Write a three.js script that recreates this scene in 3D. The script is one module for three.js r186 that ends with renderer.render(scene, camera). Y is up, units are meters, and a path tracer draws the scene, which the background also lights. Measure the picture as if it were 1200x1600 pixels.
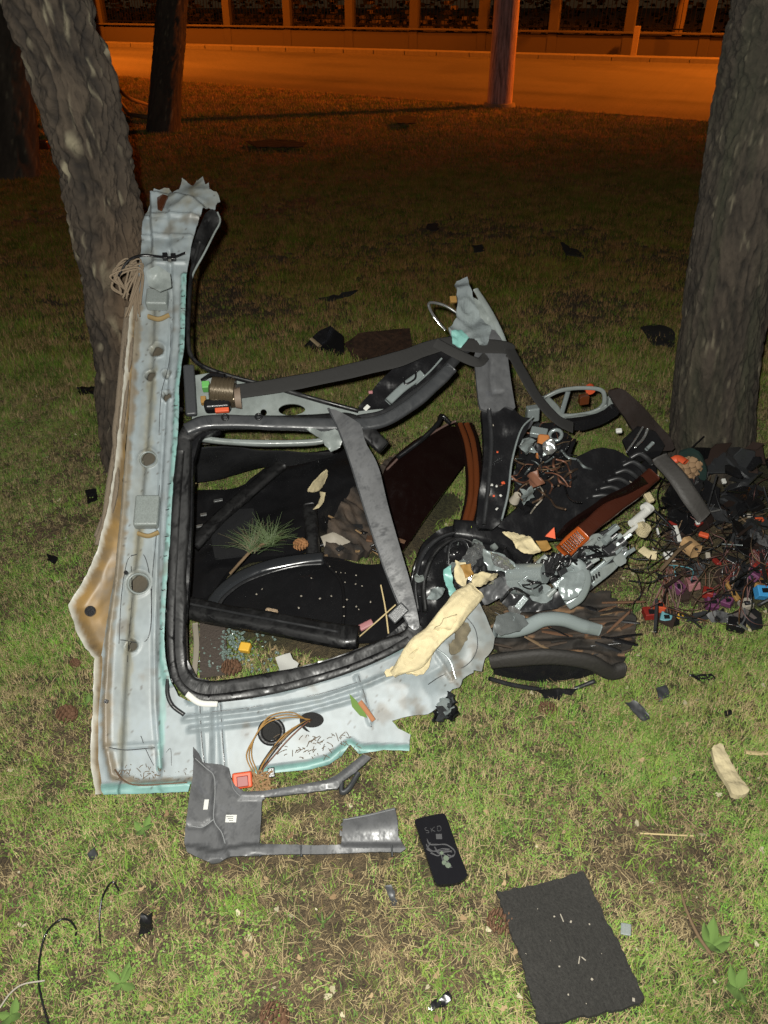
import * as THREE from 'three';
import { ImprovedNoise } from 'three/addons/math/ImprovedNoise.js';
import { mergeGeometries, mergeVertices } from 'three/addons/utils/BufferGeometryUtils.js';
import { RoundedBoxGeometry } from 'three/addons/geometries/RoundedBoxGeometry.js';

// ---------------------------------------------------------------- camera, sky, light, exposure
const scene = new THREE.Scene();
const CAM_H = 1.55, PITCH = 34 * Math.PI / 180, FPX = 1202;
const camera = new THREE.PerspectiveCamera(2 * Math.atan(800 / FPX) * 180 / Math.PI, 0.75, 0.05, 400);
camera.position.set(0, CAM_H, 0);
camera.rotation.x = -PITCH;
scene.add(camera);

{ // night sky over a town: faint warm glow near the horizon, almost black above
  const w = 64, h = 32, d = new Float32Array(w * h * 4);
  for (let j = 0; j < h; j++) for (let i = 0; i < w; i++) {
    const el = ((j + 0.5) / h - 0.5) * Math.PI, k = Math.exp(-Math.max(0, el) * 2.2), b = el < 0 ? 0.4 : 1;
    const o = (j * w + i) * 4;
    d[o] = (0.010 + 0.022 * k) * b; d[o + 1] = (0.008 + 0.011 * k) * b; d[o + 2] = (0.006 + 0.003 * k) * b; d[o + 3] = 1;
  }
  const t = new THREE.DataTexture(d, w, h, THREE.RGBAFormat, THREE.FloatType);
  t.mapping = THREE.EquirectangularReflectionMapping; t.magFilter = THREE.LinearFilter; t.needsUpdate = true;
  scene.background = t; scene.environment = t;
}
const moon = new THREE.DirectionalLight(new THREE.Color(0.8, 0.85, 1), 0.012);
moon.position.set(-12, 30, 10); moon.castShadow = true; moon.shadow.radius = 4; scene.add(moon);
// the flash of the camera that took the picture
const flash = new THREE.SpotLight(new THREE.Color(1.0, 0.985, 0.91), 25, 0, 1.12, 0.55, 2);
flash.position.set(-0.03, CAM_H + 0.035, 0.01); flash.castShadow = true; flash.shadow.radius = 0.5;
flash.target.position.set(-0.05, 0.2, -2.3); scene.add(flash, flash.target);
const renderer = new THREE.WebGLRenderer({ antialias: true });
renderer.setSize(768, 1024);
renderer.toneMapping = THREE.LinearToneMapping; renderer.toneMappingExposure = 1.0;
renderer.outputColorSpace = THREE.SRGBColorSpace; renderer.shadowMap.enabled = true;

// ---------------------------------------------------------------- helpers
const LAMP_I = 1350;
let seed = 7;
const rnd = () => { seed |= 0; seed = seed + 0x6D2B79F5 | 0; let t = Math.imul(seed ^ seed >>> 15, 1 | seed); t = t + Math.imul(t ^ t >>> 7, 61 | t) ^ t; return ((t ^ t >>> 14) >>> 0) / 4294967296; };
const rr = (a, b) => a + (b - a) * rnd();
const pick = a => a[Math.floor(rnd() * a.length)];
const V = (x, y, z) => new THREE.Vector3(x, y, z);
const IN = new ImprovedNoise();
const noise = (x, y, z = 0) => IN.noise(x + 31.7, y + 17.3, z + 5.1);
const fbm = (x, y, z = 0, o = 4) => { let s = 0, a = 0.5; for (let i = 0; i < o; i++) { s += a * noise(x, y, z + i * 7.7); x *= 2.03; y *= 2.03; z *= 2.03; a *= 0.5; } return s; };
const clamp = (x, a = 0, b = 1) => Math.min(b, Math.max(a, x));
const sstep = (a, b, x) => { const t = clamp((x - a) / (b - a)); return t * t * (3 - 2 * t); };
const mix = (a, b, t) => a + (b - a) * t;
const mix3 = (a, b, t) => [mix(a[0], b[0], t), mix(a[1], b[1], t), mix(a[2], b[2], t)];
const cP = Math.cos(PITCH), sP = Math.sin(PITCH);
// line of sight through a spot of the photograph (1200 x 1600)
function dir(px, py) { const x = (px - 600) / FPX, y = -(py - 800) / FPX; return V(x, y * cP - sP, -y * sP - cP); }
function G(px, py, h = 0) { const d = dir(px, py), k = (h - CAM_H) / d.y; return V(d.x * k, h, d.z * k); }
function Z(px, py, z) { const d = dir(px, py), k = z / d.z; return V(d.x * k, CAM_H + d.y * k, z); }
class Plane {
  constructor(a, b, c) {
    this.o = a.clone(); this.ux = b.clone().sub(a).normalize();
    this.n = this.ux.clone().cross(c.clone().sub(a)).normalize(); if (this.n.y < 0) this.n.negate();
    this.uy = this.n.clone().cross(this.ux);
  }
  uv(px, py, off = 0) {
    const d = dir(px, py), o = this.o.clone().addScaledVector(this.n, off), c = V(0, CAM_H, 0);
    const k = o.clone().sub(c).dot(this.n) / d.dot(this.n), p = c.addScaledVector(d, k).sub(o);
    return [p.dot(this.ux), p.dot(this.uy)];
  }
  pt(u, v, w = 0) { return this.o.clone().addScaledVector(this.ux, u).addScaledVector(this.uy, v).addScaledVector(this.n, w); }
  at(px, py, off = 0) { const [u, v] = this.uv(px, py, off); return this.pt(u, v, off); }
}
const pl = (a, b, c) => new Plane(G(...a), G(...b), G(...c));
const flat = h => new Plane(V(0, h, -1), V(1, h, -1), V(0, h, -2));

const counts = {};
function numbered(n) { const c = counts[n] = (counts[n] ?? -1) + 1; return c ? n + '_' + String(c).padStart(3, '0') : n; }
const THINGS = [];
function tag(o, label, category, group) { o.userData.label = label; o.userData.category = category; if (group) o.userData.group = group; return o; }
function thing(name, label, category, group) { const g = new THREE.Group(); g.name = numbered(name); scene.add(g); tag(g, label, category, group); THINGS.push(g); return g; }
function part(name, geo, mat, parent, label) {
  const m = new THREE.Mesh(geo, mat); m.name = name; m.castShadow = m.receiveShadow = true; if (label) m.userData.label = label; parent.add(m); return m;
}
function solo(name, geo, mat, label, category, group) { const m = part(numbered(name), geo, mat, scene); tag(m, label, category, group); THINGS.push(m); return m; }
function struct(name, geo, mat) { const m = part(name, geo, mat, scene); m.userData.kind = 'structure'; return m; }
// put each thing's origin at its base
function settle() {
  for (const t of THINGS) {
    if (t.userData.placed) { delete t.userData.placed; continue; }
    const b = new THREE.Box3().setFromObject(t), c = b.getCenter(V(0, 0, 0)); c.y = b.min.y;
    const done = new Set();
    t.traverse(o => { if (o.isMesh && !done.has(o.geometry)) { done.add(o.geometry); o.geometry.translate(-c.x, -c.y, -c.z); } });
    t.position.copy(c);
  }
}
const PRESS = [];                                   // footprints where the grass is flattened
function press(pts) { let a = 1e9, b = -1e9, c = 1e9, d = -1e9; for (const p of pts) { a = Math.min(a, p.x); b = Math.max(b, p.x); c = Math.min(c, p.z); d = Math.max(d, p.z); } PRESS.push({ pts, a, b, c, d }); }
function pip(x, y, P, gx = p => p[0], gy = p => p[1]) { let r = false; for (let i = 0, j = P.length - 1; i < P.length; j = i++) { const xi = gx(P[i]), yi = gy(P[i]), xj = gx(P[j]), yj = gy(P[j]); if ((yi > y) !== (yj > y) && x < (xj - xi) * (y - yi) / (yj - yi) + xi) r = !r; } return r; }
const pressed = (x, z) => PRESS.some(q => x > q.a && x < q.b && z > q.c && z < q.d && pip(x, z, q.pts, p => p.x, p => p.z));

function clipRect(P, x0, y0, x1, y1) {
  const cut = (pts, f, g) => { const r = []; for (let i = 0; i < pts.length; i++) { const a = pts[i], b = pts[(i + 1) % pts.length], fa = f(a), fb = f(b); if (fa >= 0) r.push(a); if ((fa >= 0) !== (fb >= 0)) { const t = fa / (fa - fb); r.push([a[0] + (b[0] - a[0]) * t, a[1] + (b[1] - a[1]) * t]); } } return r; };
  P = cut(P, p => p[0] - x0); if (P.length) P = cut(P, p => x1 - p[0]); if (P.length) P = cut(P, p => p[1] - y0); if (P.length) P = cut(P, p => y1 - p[1]);
  return P;
}
const area2 = P => { let s = 0; for (let i = 0; i < P.length; i++) { const a = P[i], b = P[(i + 1) % P.length]; s += a[0] * b[1] - b[0] * a[1]; } return s; };
function roundPoly(P, n = 3) {                      // Chaikin corner cutting
  for (let k = 0; k < n; k++) { const r = []; for (let i = 0; i < P.length; i++) { const a = P[i], b = P[(i + 1) % P.length]; r.push([a[0] * .8 + b[0] * .2, a[1] * .8 + b[1] * .2], [a[0] * .2 + b[0] * .8, a[1] * .2 + b[1] * .8]); } P = r; }
  return P;
}
function ragged(P, amp, stepLen) {                  // torn outline
  const r = [];
  for (let i = 0; i < P.length; i++) { const a = P[i], b = P[(i + 1) % P.length], L = Math.hypot(b[0] - a[0], b[1] - a[1]), n = Math.max(1, Math.round(L / stepLen)); for (let k = 0; k < n; k++) { const t = k / n; r.push([mix(a[0], b[0], t) + rr(-amp, amp), mix(a[1], b[1], t) + rr(-amp, amp)]); } }
  return r;
}
// a sheet with thickness: outline poly (plane metres), relief disp(u,v), colour col(u,v)
function sheet(plane, poly, o = {}) {
  const { t = 0.004, cell = 0.008, disp = () => 0, col = null, holes = [] } = o;
  let P = poly.slice(); if (area2(P) < 0) P.reverse();
  const rims = [P];
  for (let H of holes) {
    H = H.slice(); if (area2(H) > 0) H.reverse(); rims.push(H);
    let bi = 0, bj = 0, bd = 1e9; P.forEach((a, i) => H.forEach((b, j) => { const d = (a[0] - b[0]) ** 2 + (a[1] - b[1]) ** 2; if (d < bd) { bd = d; bi = i; bj = j; } }));
    P = [...P.slice(0, bi + 1), ...H.slice(bj), ...H.slice(0, bj + 1), ...P.slice(bi)];
  }
  let x0 = 1e9, x1 = -1e9, y0 = 1e9, y1 = -1e9; for (const p of P) { x0 = Math.min(x0, p[0]); x1 = Math.max(x1, p[0]); y0 = Math.min(y0, p[1]); y1 = Math.max(y1, p[1]); }
  x0 -= 1e-4; y0 -= 1.3e-4; const nx = Math.ceil((x1 - x0) / cell), ny = Math.ceil((y1 - y0) / cell), mark = new Uint8Array((nx + 2) * (ny + 2));
  for (let i = 0; i < P.length; i++) { const a = P[i], b = P[(i + 1) % P.length], L = Math.hypot(b[0] - a[0], b[1] - a[1]), n = Math.ceil(L / cell * 6) + 1; for (let k = 0; k <= n; k++) { const cx = Math.floor((mix(a[0], b[0], k / n) - x0) / cell), cy = Math.floor((mix(a[1], b[1], k / n) - y0) / cell); for (let dx = -1; dx <= 1; dx++) for (let dy = -1; dy <= 1; dy++) if (cx + dx >= 0 && cy + dy >= 0 && cx + dx <= nx && cy + dy <= ny) mark[(cy + dy) * (nx + 2) + cx + dx] = 1; } }
  const map = new Map(), pts = [], idx = [];
  const vid = p => { const k = Math.round(p[0] * 2e4) + ',' + Math.round(p[1] * 2e4); let i = map.get(k); if (i === undefined) { i = pts.length; pts.push(p); map.set(k, i); } return i; };
  for (let j = 0; j < ny; j++) for (let i = 0; i < nx; i++) {
    const a = x0 + i * cell, b = y0 + j * cell, c = a + cell, d = b + cell;
    if (mark[j * (nx + 2) + i]) {
      let Q = clipRect(P, a, b, c, d).filter((p, k, q) => { const m = q[(k + 1) % q.length]; return Math.hypot(p[0] - m[0], p[1] - m[1]) > 2e-5; });
      if (Q.length < 3 || Math.abs(area2(Q)) < 1e-9) continue;
      const vs = Q.map(p => new THREE.Vector2(p[0], p[1]));
      for (const f of THREE.ShapeUtils.triangulateShape(vs, [])) { const A = Q[f[0]], B = Q[f[1]], D = Q[f[2]]; const s = area2([A, B, D]); if (Math.abs(s) < 1e-11) continue; const ia = vid(A), ib = vid(B), ic = vid(D); if (ia === ib || ib === ic || ia === ic) continue; s > 0 ? idx.push(ia, ib, ic) : idx.push(ia, ic, ib); }
    } else if (pip((a + c) / 2, (b + d) / 2, P)) { const q = [vid([a, b]), vid([c, b]), vid([c, d]), vid([a, d])]; idx.push(q[0], q[1], q[2], q[0], q[2], q[3]); }
  }
  const N = pts.length, make = (list, off, flip, ix) => {
    const pos = [], uv = [], cl = [];
    for (const p of list) { const w = plane.pt(p[0], p[1], disp(p[0], p[1]) - off); pos.push(w.x, w.y, w.z); uv.push(p[0], p[1]); if (col) cl.push(...col(p[0], p[1])); }
    const g = new THREE.BufferGeometry(); g.setAttribute('position', new THREE.Float32BufferAttribute(pos, 3)); g.setAttribute('uv', new THREE.Float32BufferAttribute(uv, 2)); if (col) g.setAttribute('color', new THREE.Float32BufferAttribute(cl, 3));
    if (flip) { const r = []; for (let k = 0; k < ix.length; k += 3) r.push(ix[k], ix[k + 2], ix[k + 1]); ix = r; }
    g.setIndex(ix); g.computeVertexNormals(); return g;
  };
  const gs = [make(pts, 0, false, idx), make(pts, t, true, idx)];
  for (const R of rims) {
    const ring = []; for (let i = 0; i < R.length; i++) { const a = R[i], b = R[(i + 1) % R.length], n = Math.max(1, Math.round(Math.hypot(b[0] - a[0], b[1] - a[1]) / cell)); for (let k = 0; k < n; k++) ring.push([mix(a[0], b[0], k / n), mix(a[1], b[1], k / n)]); }
    const pos = [], uv = [], cl = [], ix = [], m = ring.length;
    for (const off of [0, t]) for (const p of ring) { const w = plane.pt(p[0], p[1], disp(p[0], p[1]) - off); pos.push(w.x, w.y, w.z); uv.push(p[0], p[1]); if (col) cl.push(...col(p[0], p[1])); }
    for (let i = 0; i < m; i++) { const j = (i + 1) % m; ix.push(i, m + i, j, j, m + i, m + j); }
    const g = new THREE.BufferGeometry(); g.setAttribute('position', new THREE.Float32BufferAttribute(pos, 3)); g.setAttribute('uv', new THREE.Float32BufferAttribute(uv, 2)); if (col) g.setAttribute('color', new THREE.Float32BufferAttribute(cl, 3)); g.setIndex(ix); g.computeVertexNormals(); gs.push(g);
  }
  return mergeGeometries(gs);
}
const uvs = (plane, px, off = 0) => px.map(p => plane.uv(p[0], p[1], off));
const crumple = (amp, f, s = 0) => (u, v) => { const a = noise(u * f, v * f, s), b = noise(u * f * 2.3 + 5, v * f * 2.3, s + 9); return amp * (a + 0.7 * (0.5 - Math.abs(b)) * 1.2); };
// panel traced on a plane: px outline -> sheet part
function panel(name, parent, mat, plane, px, o = {}) {
  let P = uvs(plane, px); if (o.round) P = roundPoly(P, o.round); if (o.rag) P = ragged(P, o.rag, o.ragStep ?? 0.012);
  if (o.press) press(P.map(p => plane.pt(p[0], p[1])));
  const holes = (o.holes ?? []).map(h => Array.from({ length: 22 }, (_, i) => { const a = i / 22 * 6.2832; return plane.uv(h[0] + Math.cos(a) * h[2], h[1] + Math.sin(a) * (h[3] ?? h[2])); }));
  return part(name, sheet(plane, P, { ...o, holes }), mat, parent, o.label);
}
function pdist(P, x, y) {                           // distance and side to an open polyline
  let best = 1e9, side = 1, tt = 0, acc = 0; for (let i = 0; i < P.length - 1; i++) { const a = P[i], b = P[i + 1], dx = b[0] - a[0], dy = b[1] - a[1], L2 = dx * dx + dy * dy, k = clamp(((x - a[0]) * dx + (y - a[1]) * dy) / L2), d = Math.hypot(x - a[0] - k * dx, y - a[1] - k * dy); if (d < best) { best = d; side = Math.sign(dx * (y - a[1]) - dy * (x - a[0])) || 1; tt = acc + k * Math.sqrt(L2); } acc += Math.sqrt(L2); }
  return { d: best, s: side * best, t: tt };
}
// swept bar: profile half sizes a (side) x b (up), squareness q
function sweepGeo(pts, a, b, up = V(0, 1, 0), o = {}) {
  const { seg = Math.max(8, pts.length * 8), ring = 10, q = 1, k = () => 1, closed = false, tension = 0.5 } = o;
  const c = new THREE.CatmullRomCurve3(pts, closed, 'catmullrom', tension), pos = [], uv = [], ix = [];
  const L = c.getLength(), ph = rnd() * 90, wob = o.wob ?? .1;
  for (let i = 0; i <= seg; i++) {
    const t = i / seg, wa = 1 + wob * 1.6 * noise(t * L * 11, ph), wb = 1 + wob * 1.6 * noise(t * L * 11, ph + 7), p = c.getPoint(t), T = c.getTangent(t); let U = typeof up === 'function' ? up(t) : up.clone();
    const S = T.clone().cross(U); if (S.lengthSq() < 1e-6) S.set(1, 0, 0); S.normalize(); U = S.clone().cross(T).normalize();
    const kk = k(t), ks = Array.isArray(kk) ? kk : [kk, kk];
    for (let j = 0; j <= ring; j++) { const an = j / ring * 6.28319, cs = Math.cos(an), sn = Math.sin(an), e = 1 / q; const x = Math.sign(cs) * Math.abs(cs) ** e * a * ks[0] * wa, y = Math.sign(sn) * Math.abs(sn) ** e * b * ks[1] * wb; const w = p.clone().addScaledVector(S, x).addScaledVector(U, y); pos.push(w.x, w.y, w.z); uv.push(j / ring * (a + b) * 3, t * L); }
  }
  for (let i = 0; i < seg; i++) for (let j = 0; j < ring; j++) { const m = i * (ring + 1) + j, n = m + ring + 1; ix.push(m, n, m + 1, m + 1, n, n + 1); }
  if (!closed) for (const e of [0, seg]) { const p = c.getPoint(e / seg), base = pos.length / 3; pos.push(p.x, p.y, p.z); uv.push(0, 0); for (let j = 0; j < ring; j++) { const m = e * (ring + 1) + j; e ? ix.push(base, m, m + 1) : ix.push(base, m + 1, m); } }
  const g = new THREE.BufferGeometry(); g.setAttribute('position', new THREE.Float32BufferAttribute(pos, 3)); g.setAttribute('uv', new THREE.Float32BufferAttribute(uv, 2)); g.setIndex(ix); g.computeVertexNormals(); return g;
}
const bar = (name, parent, mat, pts, a, b, up, o = {}) => part(name, sweepGeo(pts, a, b, up, o), mat, parent, o.label);
const wire = (name, parent, mat, pts, r = 0.003, o = {}) => part(name, sweepGeo(pts, r, r, V(0.3, 0.9, 0.2).normalize(), { ring: 6, ...o }), mat, parent, o.label);
function boxGeo(p, size, ux, n, r = 0.002) {        // rounded box with its x along ux and y along n
  const g = new RoundedBoxGeometry(size[0], size[1], size[2], 2, Math.min(r, ...size.map(s => s * 0.45)));
  const x = ux.clone().normalize(), z = x.clone().cross(n).normalize(), y = z.clone().cross(x);
  g.applyMatrix4(new THREE.Matrix4().makeBasis(x, y, z).setPosition(p)); return g;
}
const box = (name, parent, mat, p, size, ux = V(1, 0, 0), n = V(0, 1, 0), r, label) => part(name, boxGeo(p, size, ux, n, r), mat, parent, label);
const rdir = (y = 0) => { const a = rr(0, 6.283); return V(Math.cos(a), y, Math.sin(a)); };
const strip = g => { const r = g.index ? g.toNonIndexed() : g; for (const k of Object.keys(r.attributes)) if (!['position', 'normal', 'uv'].includes(k)) r.deleteAttribute(k); return r; };
const joined = gs => mergeGeometries(gs.map(strip));
function cyl(p, n, r1, r2, h, seg = 20) { const g = new THREE.CylinderGeometry(r1, r2, h, seg); g.applyQuaternion(new THREE.Quaternion().setFromUnitVectors(V(0, 1, 0), n.clone().normalize())); g.translate(p.x, p.y, p.z); return g; }

// ---------------------------------------------------------------- materials
const lin = (r, g, b) => new THREE.Color().setRGB(r, g, b);
function noiseTex(n, rep, f) { const d = new Uint8Array(n * n * 4); for (let j = 0; j < n; j++) for (let i = 0; i < n; i++) { const c = f(i / n, j / n, i, j), o = (j * n + i) * 4; d[o] = clamp(c[0]) * 255; d[o + 1] = clamp(c[1]) * 255; d[o + 2] = clamp(c[2]) * 255; d[o + 3] = 255; } const t = new THREE.DataTexture(d, n, n); t.wrapS = t.wrapT = THREE.RepeatWrapping; t.magFilter = THREE.LinearFilter; t.minFilter = THREE.LinearMipmapLinearFilter; t.generateMipmaps = true; t.repeat.set(rep, rep); t.needsUpdate = true; return t; }
// noise that tiles over the unit square
const tn = (x, y, f, s = 0) => { const a = x * 6.28319, b = y * 6.28319, k = f / 6.28319; return IN.noise(Math.cos(a) * k + s, Math.sin(a) * k + 3.3, Math.cos(b) * k + 9.1) * 0.6 + IN.noise(Math.sin(b) * k + s + 4, Math.cos(a) * k * 1.3 + 7, Math.sin(a) * k - Math.cos(b) * k) * 0.6; };
const grime = noiseTex(512, 3, (x, y) => { const v = 0.62 + 0.5 * tn(x, y, 14) + 0.3 * tn(x, y, 60, 3) + (rnd() - .5) * .1; return [v, v, v]; });
const gritty = noiseTex(512, 5, (x, y) => { const v = 0.5 + 0.6 * tn(x, y, 30) + (rnd() - .5) * .35; return [v, v, v]; });
const smudge = noiseTex(512, 2, (x, y) => { const v = .9 + .22 * tn(x, y, 9, 2) + .16 * tn(x, y, 34, 5) + (rnd() - .5) * .05; return [v, v * .995, v * .97]; });
const std = (c, rough, o = {}) => new THREE.MeshStandardMaterial({ color: lin(...c), roughness: rough, side: THREE.DoubleSide, ...o });
const M = {
  paint: new THREE.MeshStandardMaterial({ vertexColors: true, roughness: 0.48, map: smudge, side: THREE.DoubleSide }),
  vcol: new THREE.MeshStandardMaterial({ vertexColors: true, roughness: 0.85, bumpMap: gritty, bumpScale: 0.0012, side: THREE.DoubleSide }),
  steel: std([0.24, 0.275, 0.275], 0.38, { metalness: 0.35, roughnessMap: grime, bumpMap: gritty, bumpScale: 0.0001 }),
  chrome: std([0.72, 0.74, 0.74], 0.25, { metalness: 0.9, roughnessMap: grime }),
  palePaint: std([0.20, 0.225, 0.222], 0.5, { map: smudge, roughnessMap: grime, bumpMap: gritty, bumpScale: 0.00012 }),
  tealPaint: std([0.16, 0.34, 0.31], 0.5, { roughnessMap: grime }),
  black: std([0.009, 0.009, 0.010], 0.42, { roughnessMap: grime, bumpMap: gritty, bumpScale: 0.00012 }),
  rubber: std([0.007, 0.007, 0.0075], 0.88, { roughnessMap: grime, bumpMap: gritty, bumpScale: 0.0001 }),
  charcoal: std([0.02, 0.0205, 0.022], 0.55, { roughnessMap: grime, bumpMap: gritty, bumpScale: 0.0001 }),
  grey: std([0.078, 0.080, 0.086], 0.8, { map: smudge, roughnessMap: grime, bumpMap: gritty, bumpScale: 0.0001 }),
  greyDark: std([0.036, 0.038, 0.041], 0.62, { roughnessMap: grime, bumpMap: gritty, bumpScale: 0.0001 }),
  maroon: std([0.0065, 0.0028, 0.0024], 0.34, { roughnessMap: grime }),
  copperTrim: std([0.085, 0.024, 0.008], 0.3, { roughnessMap: grime }),
  belt: std([0.013, 0.0125, 0.012], 0.85, { bumpMap: gritty, bumpScale: 0.0006 }),
  foam: std([0.56, 0.48, 0.30], 0.95, { map: smudge, bumpMap: gritty, bumpScale: 0.0012 }),
  white: std([0.5, 0.5, 0.47], 0.6),
  orange: std([0.5, 0.075, 0.024], 0.55), red: std([0.19, 0.017, 0.012], 0.5), yellow: std([0.62, 0.36, 0.04], 0.5), ochre: std([0.24, 0.13, 0.03], 0.7),
  pink: std([0.28, 0.12, 0.125], 0.5), purple: std([0.12, 0.035, 0.09], 0.5), blue: std([0.04, 0.24, 0.5], 0.5), teal: std([0.10, 0.26, 0.30], 0.5), green: std([0.10, 0.32, 0.08], 0.5), lime: std([0.45, 0.55, 0.05], 0.6),
  copper: std([0.14, 0.06, 0.035], 0.55), wireBrown: std([0.09, 0.055, 0.032], 0.6), wirePale: std([0.3, 0.27, 0.22], 0.6),
  brass: std([0.10, 0.078, 0.05], 0.45, { metalness: 0.5, roughnessMap: grime }),
  wireRed: std([0.09, 0.014, 0.011], 0.6), wirePink: std([0.13, 0.065, 0.06], 0.6), darkWood: std([0.04, 0.027, 0.018], 0.9),
  wood: std([0.30, 0.19, 0.09], 0.9, { bumpMap: gritty, bumpScale: 0.001 }),
  cone: std([0.11, 0.055, 0.028], 0.85),
  twig: std([0.13, 0.085, 0.045], 0.9), straw: std([0.42, 0.33, 0.17], 0.85),
  glass: std([0.15, 0.20, 0.18], 0.15),
};

// ---------------------------------------------------------------- ground, road
const RN = [G(-120, 84), G(170, 118), G(420, 139), G(640, 156), G(860, 172), G(1120, 192), G(1500, 224)];   // near edge of the road
const RFar = [G(170, 73), G(1130, 101)];
const rdx = RFar[1].clone().sub(RFar[0]).normalize();                    // direction along the road
const rnx = V(-rdx.z, 0, rdx.x); if (rnx.z > 0) rnx.negate();            // away from us
const farEdge = s => RFar[0].clone().addScaledVector(rdx, s);
function roadAt(s, off) { return farEdge(s).addScaledVector(rnx, off); }
const gh = (x, z) => { const k = 1 - sstep(6, 10.5, -z); return k * (0.020 * fbm(x * 0.9, z * 0.9, 1, 3) + 0.010 * noise(x * 5, z * 5, 4)); };
const patch = (x, z) => clamp(0.54 + 1.5 * fbm(x * 1.1 + 3, z * 1.1 + 8, 2, 3) + 0.35 * noise(x * 4.3, z * 4.3, 9));     // 1 lush, 0 bare
function bare(x, z) {                                                    // worn, straw covered spots
  const s = (px, py, rx, rz) => { const p = G(px, py); return Math.exp(-(((x - p.x) / rx) ** 2 + ((z - p.z) / rz) ** 2)); };
  return clamp(0.9 * s(1020, 1330, .2, .16) + 0.7 * s(640, 1480, .3, .14) + 0.5 * s(430, 1420, .16, .08) + .5 * s(20, 1420, .12, .08) + .5 * s(60, 740, .5, .3) + .5 * s(600, 500, .8, .5));
}
{
  const xs = [], zs = [];
  for (let i = -130; i <= 130; i++) { const t = i / 130; xs.push(Math.sign(t) * (1.9 * Math.abs(t) + 75 * Math.abs(t) ** 7)); }
  for (let i = 0; i <= 300; i++) { const t = i / 300; zs.push(3 - 7.5 * t - 110 * t ** 6); }
  const pos = [], col = [], uv = [], ix = [], W = xs.length;
  for (const z of zs) for (const x of xs) {
    pos.push(x, gh(x, z), z); uv.push(x, z);
    const p = patch(x, z) * (1 - bare(x, z)), n = 0.85 + 0.5 * noise(x * 17, z * 17, 3);
    const c = mix3([0.20, 0.148, 0.085], [0.10, 0.10, 0.038], sstep(0.35, 0.75, p)); col.push(c[0] * n, c[1] * n, c[2] * n);
  }
  for (let j = 0; j < zs.length - 1; j++) for (let i = 0; i < W - 1; i++) { const a = j * W + i; ix.push(a, a + 1, a + W, a + 1, a + W + 1, a + W); }
  const g = new THREE.BufferGeometry(); g.setAttribute('position', new THREE.Float32BufferAttribute(pos, 3)); g.setAttribute('uv', new THREE.Float32BufferAttribute(uv, 2)); g.setAttribute('color', new THREE.Float32BufferAttribute(col, 3)); g.setIndex(ix); g.computeVertexNormals();
  const soil = noiseTex(1024, 2.1, (x, y) => { const v = 0.62 + 0.35 * tn(x, y, 40) + 0.35 * tn(x, y, 130, 5) + (rnd() - .5) * .3; return [v, v * .97, v * .9]; });
  struct('ground', g, new THREE.MeshStandardMaterial({ vertexColors: true, map: soil, bumpMap: soil, bumpScale: 0.012, roughness: 1, side: THREE.DoubleSide }));
}
{ // road: asphalt sheet between its near dusty edge and the far kerb
  const N = 160, M2 = 26, pos = [], col = [], uv = [], ix = [];
  const near = new THREE.CatmullRomCurve3(RN, false, 'catmullrom', 0.3);
  for (let i = 0; i <= N; i++) {
    const t = i / N, a = near.getPoint(t), s = a.clone().sub(RFar[0]).dot(rdx), b = farEdge(s);
    const L = a.distanceTo(b), a2 = a.clone().lerp(b, 0.02 * fbm(s * 1.5, 2, 3) + 0.01 * noise(s * 6, 1));
    for (let j = 0; j <= M2; j++) { const k = j / M2, p = a2.clone().lerp(b, k); pos.push(p.x, 0.008, p.z); uv.push(s, k * L); const dirt = Math.exp(-k * L / 1.3), tr = 0.9 + 0.3 * noise(k * L * 1.6, s * .05) + .12 * noise(s * .7, k * L * 2, 6); const ed = Math.exp(-(((k * L - 2.1 + .3 * noise(s * .8, 4)) / .16) ** 2)) * sstep(7, 12, s), pt2 = sstep(.15, .25, noise(s * .35, k * L * .5, 8)) * .3; const c = mix3(mix3([0.085, 0.080, 0.072], [0.13, 0.095, 0.06], dirt), [.03, .025, .02], clamp(ed * .75 + pt2)); col.push(c[0] * tr, c[1] * tr, c[2] * tr); }
  }
  for (let i = 0; i < N; i++) for (let j = 0; j < M2; j++) { const a = i * (M2 + 1) + j, b = a + M2 + 1; ix.push(a, b, a + 1, b, b + 1, a + 1); }
  const g = new THREE.BufferGeometry(); g.setAttribute('position', new THREE.Float32BufferAttribute(pos, 3)); g.setAttribute('uv', new THREE.Float32BufferAttribute(uv, 2)); g.setAttribute('color', new THREE.Float32BufferAttribute(col, 3)); g.setIndex(ix); g.computeVertexNormals();
  struct('road', g, new THREE.MeshStandardMaterial({ vertexColors: true, roughness: 0.75, map: grime, bumpMap: gritty, bumpScale: 0.004, side: THREE.DoubleSide }));
  const kp = [], L = 60, mk = (s, off, h) => { const p = roadAt(s, off); p.y = h; return p; };
  // kerb stones, one box each metre along the far edge, joined in runs
  const stones = []; for (let s = -22; s < 38; s += 1.02) stones.push(boxGeo(mk(s, 0.08, 0.055), [1.0, 0.13, 0.16], rdx, V(0, 1, 0), 0.012));
  struct('kerb', joined(stones), std([0.13, 0.12, 0.10], 0.9, { map: grime }));
  const pv = boxGeo(mk(8, 0.62, 0.05), [62, 0.10, 0.90], rdx, V(0, 1, 0), 0.004); struct('pavement', pv, std([0.16, 0.14, 0.12], 0.9, { map: grime, bumpMap: gritty, bumpScale: 0.003 }));
}

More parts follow.
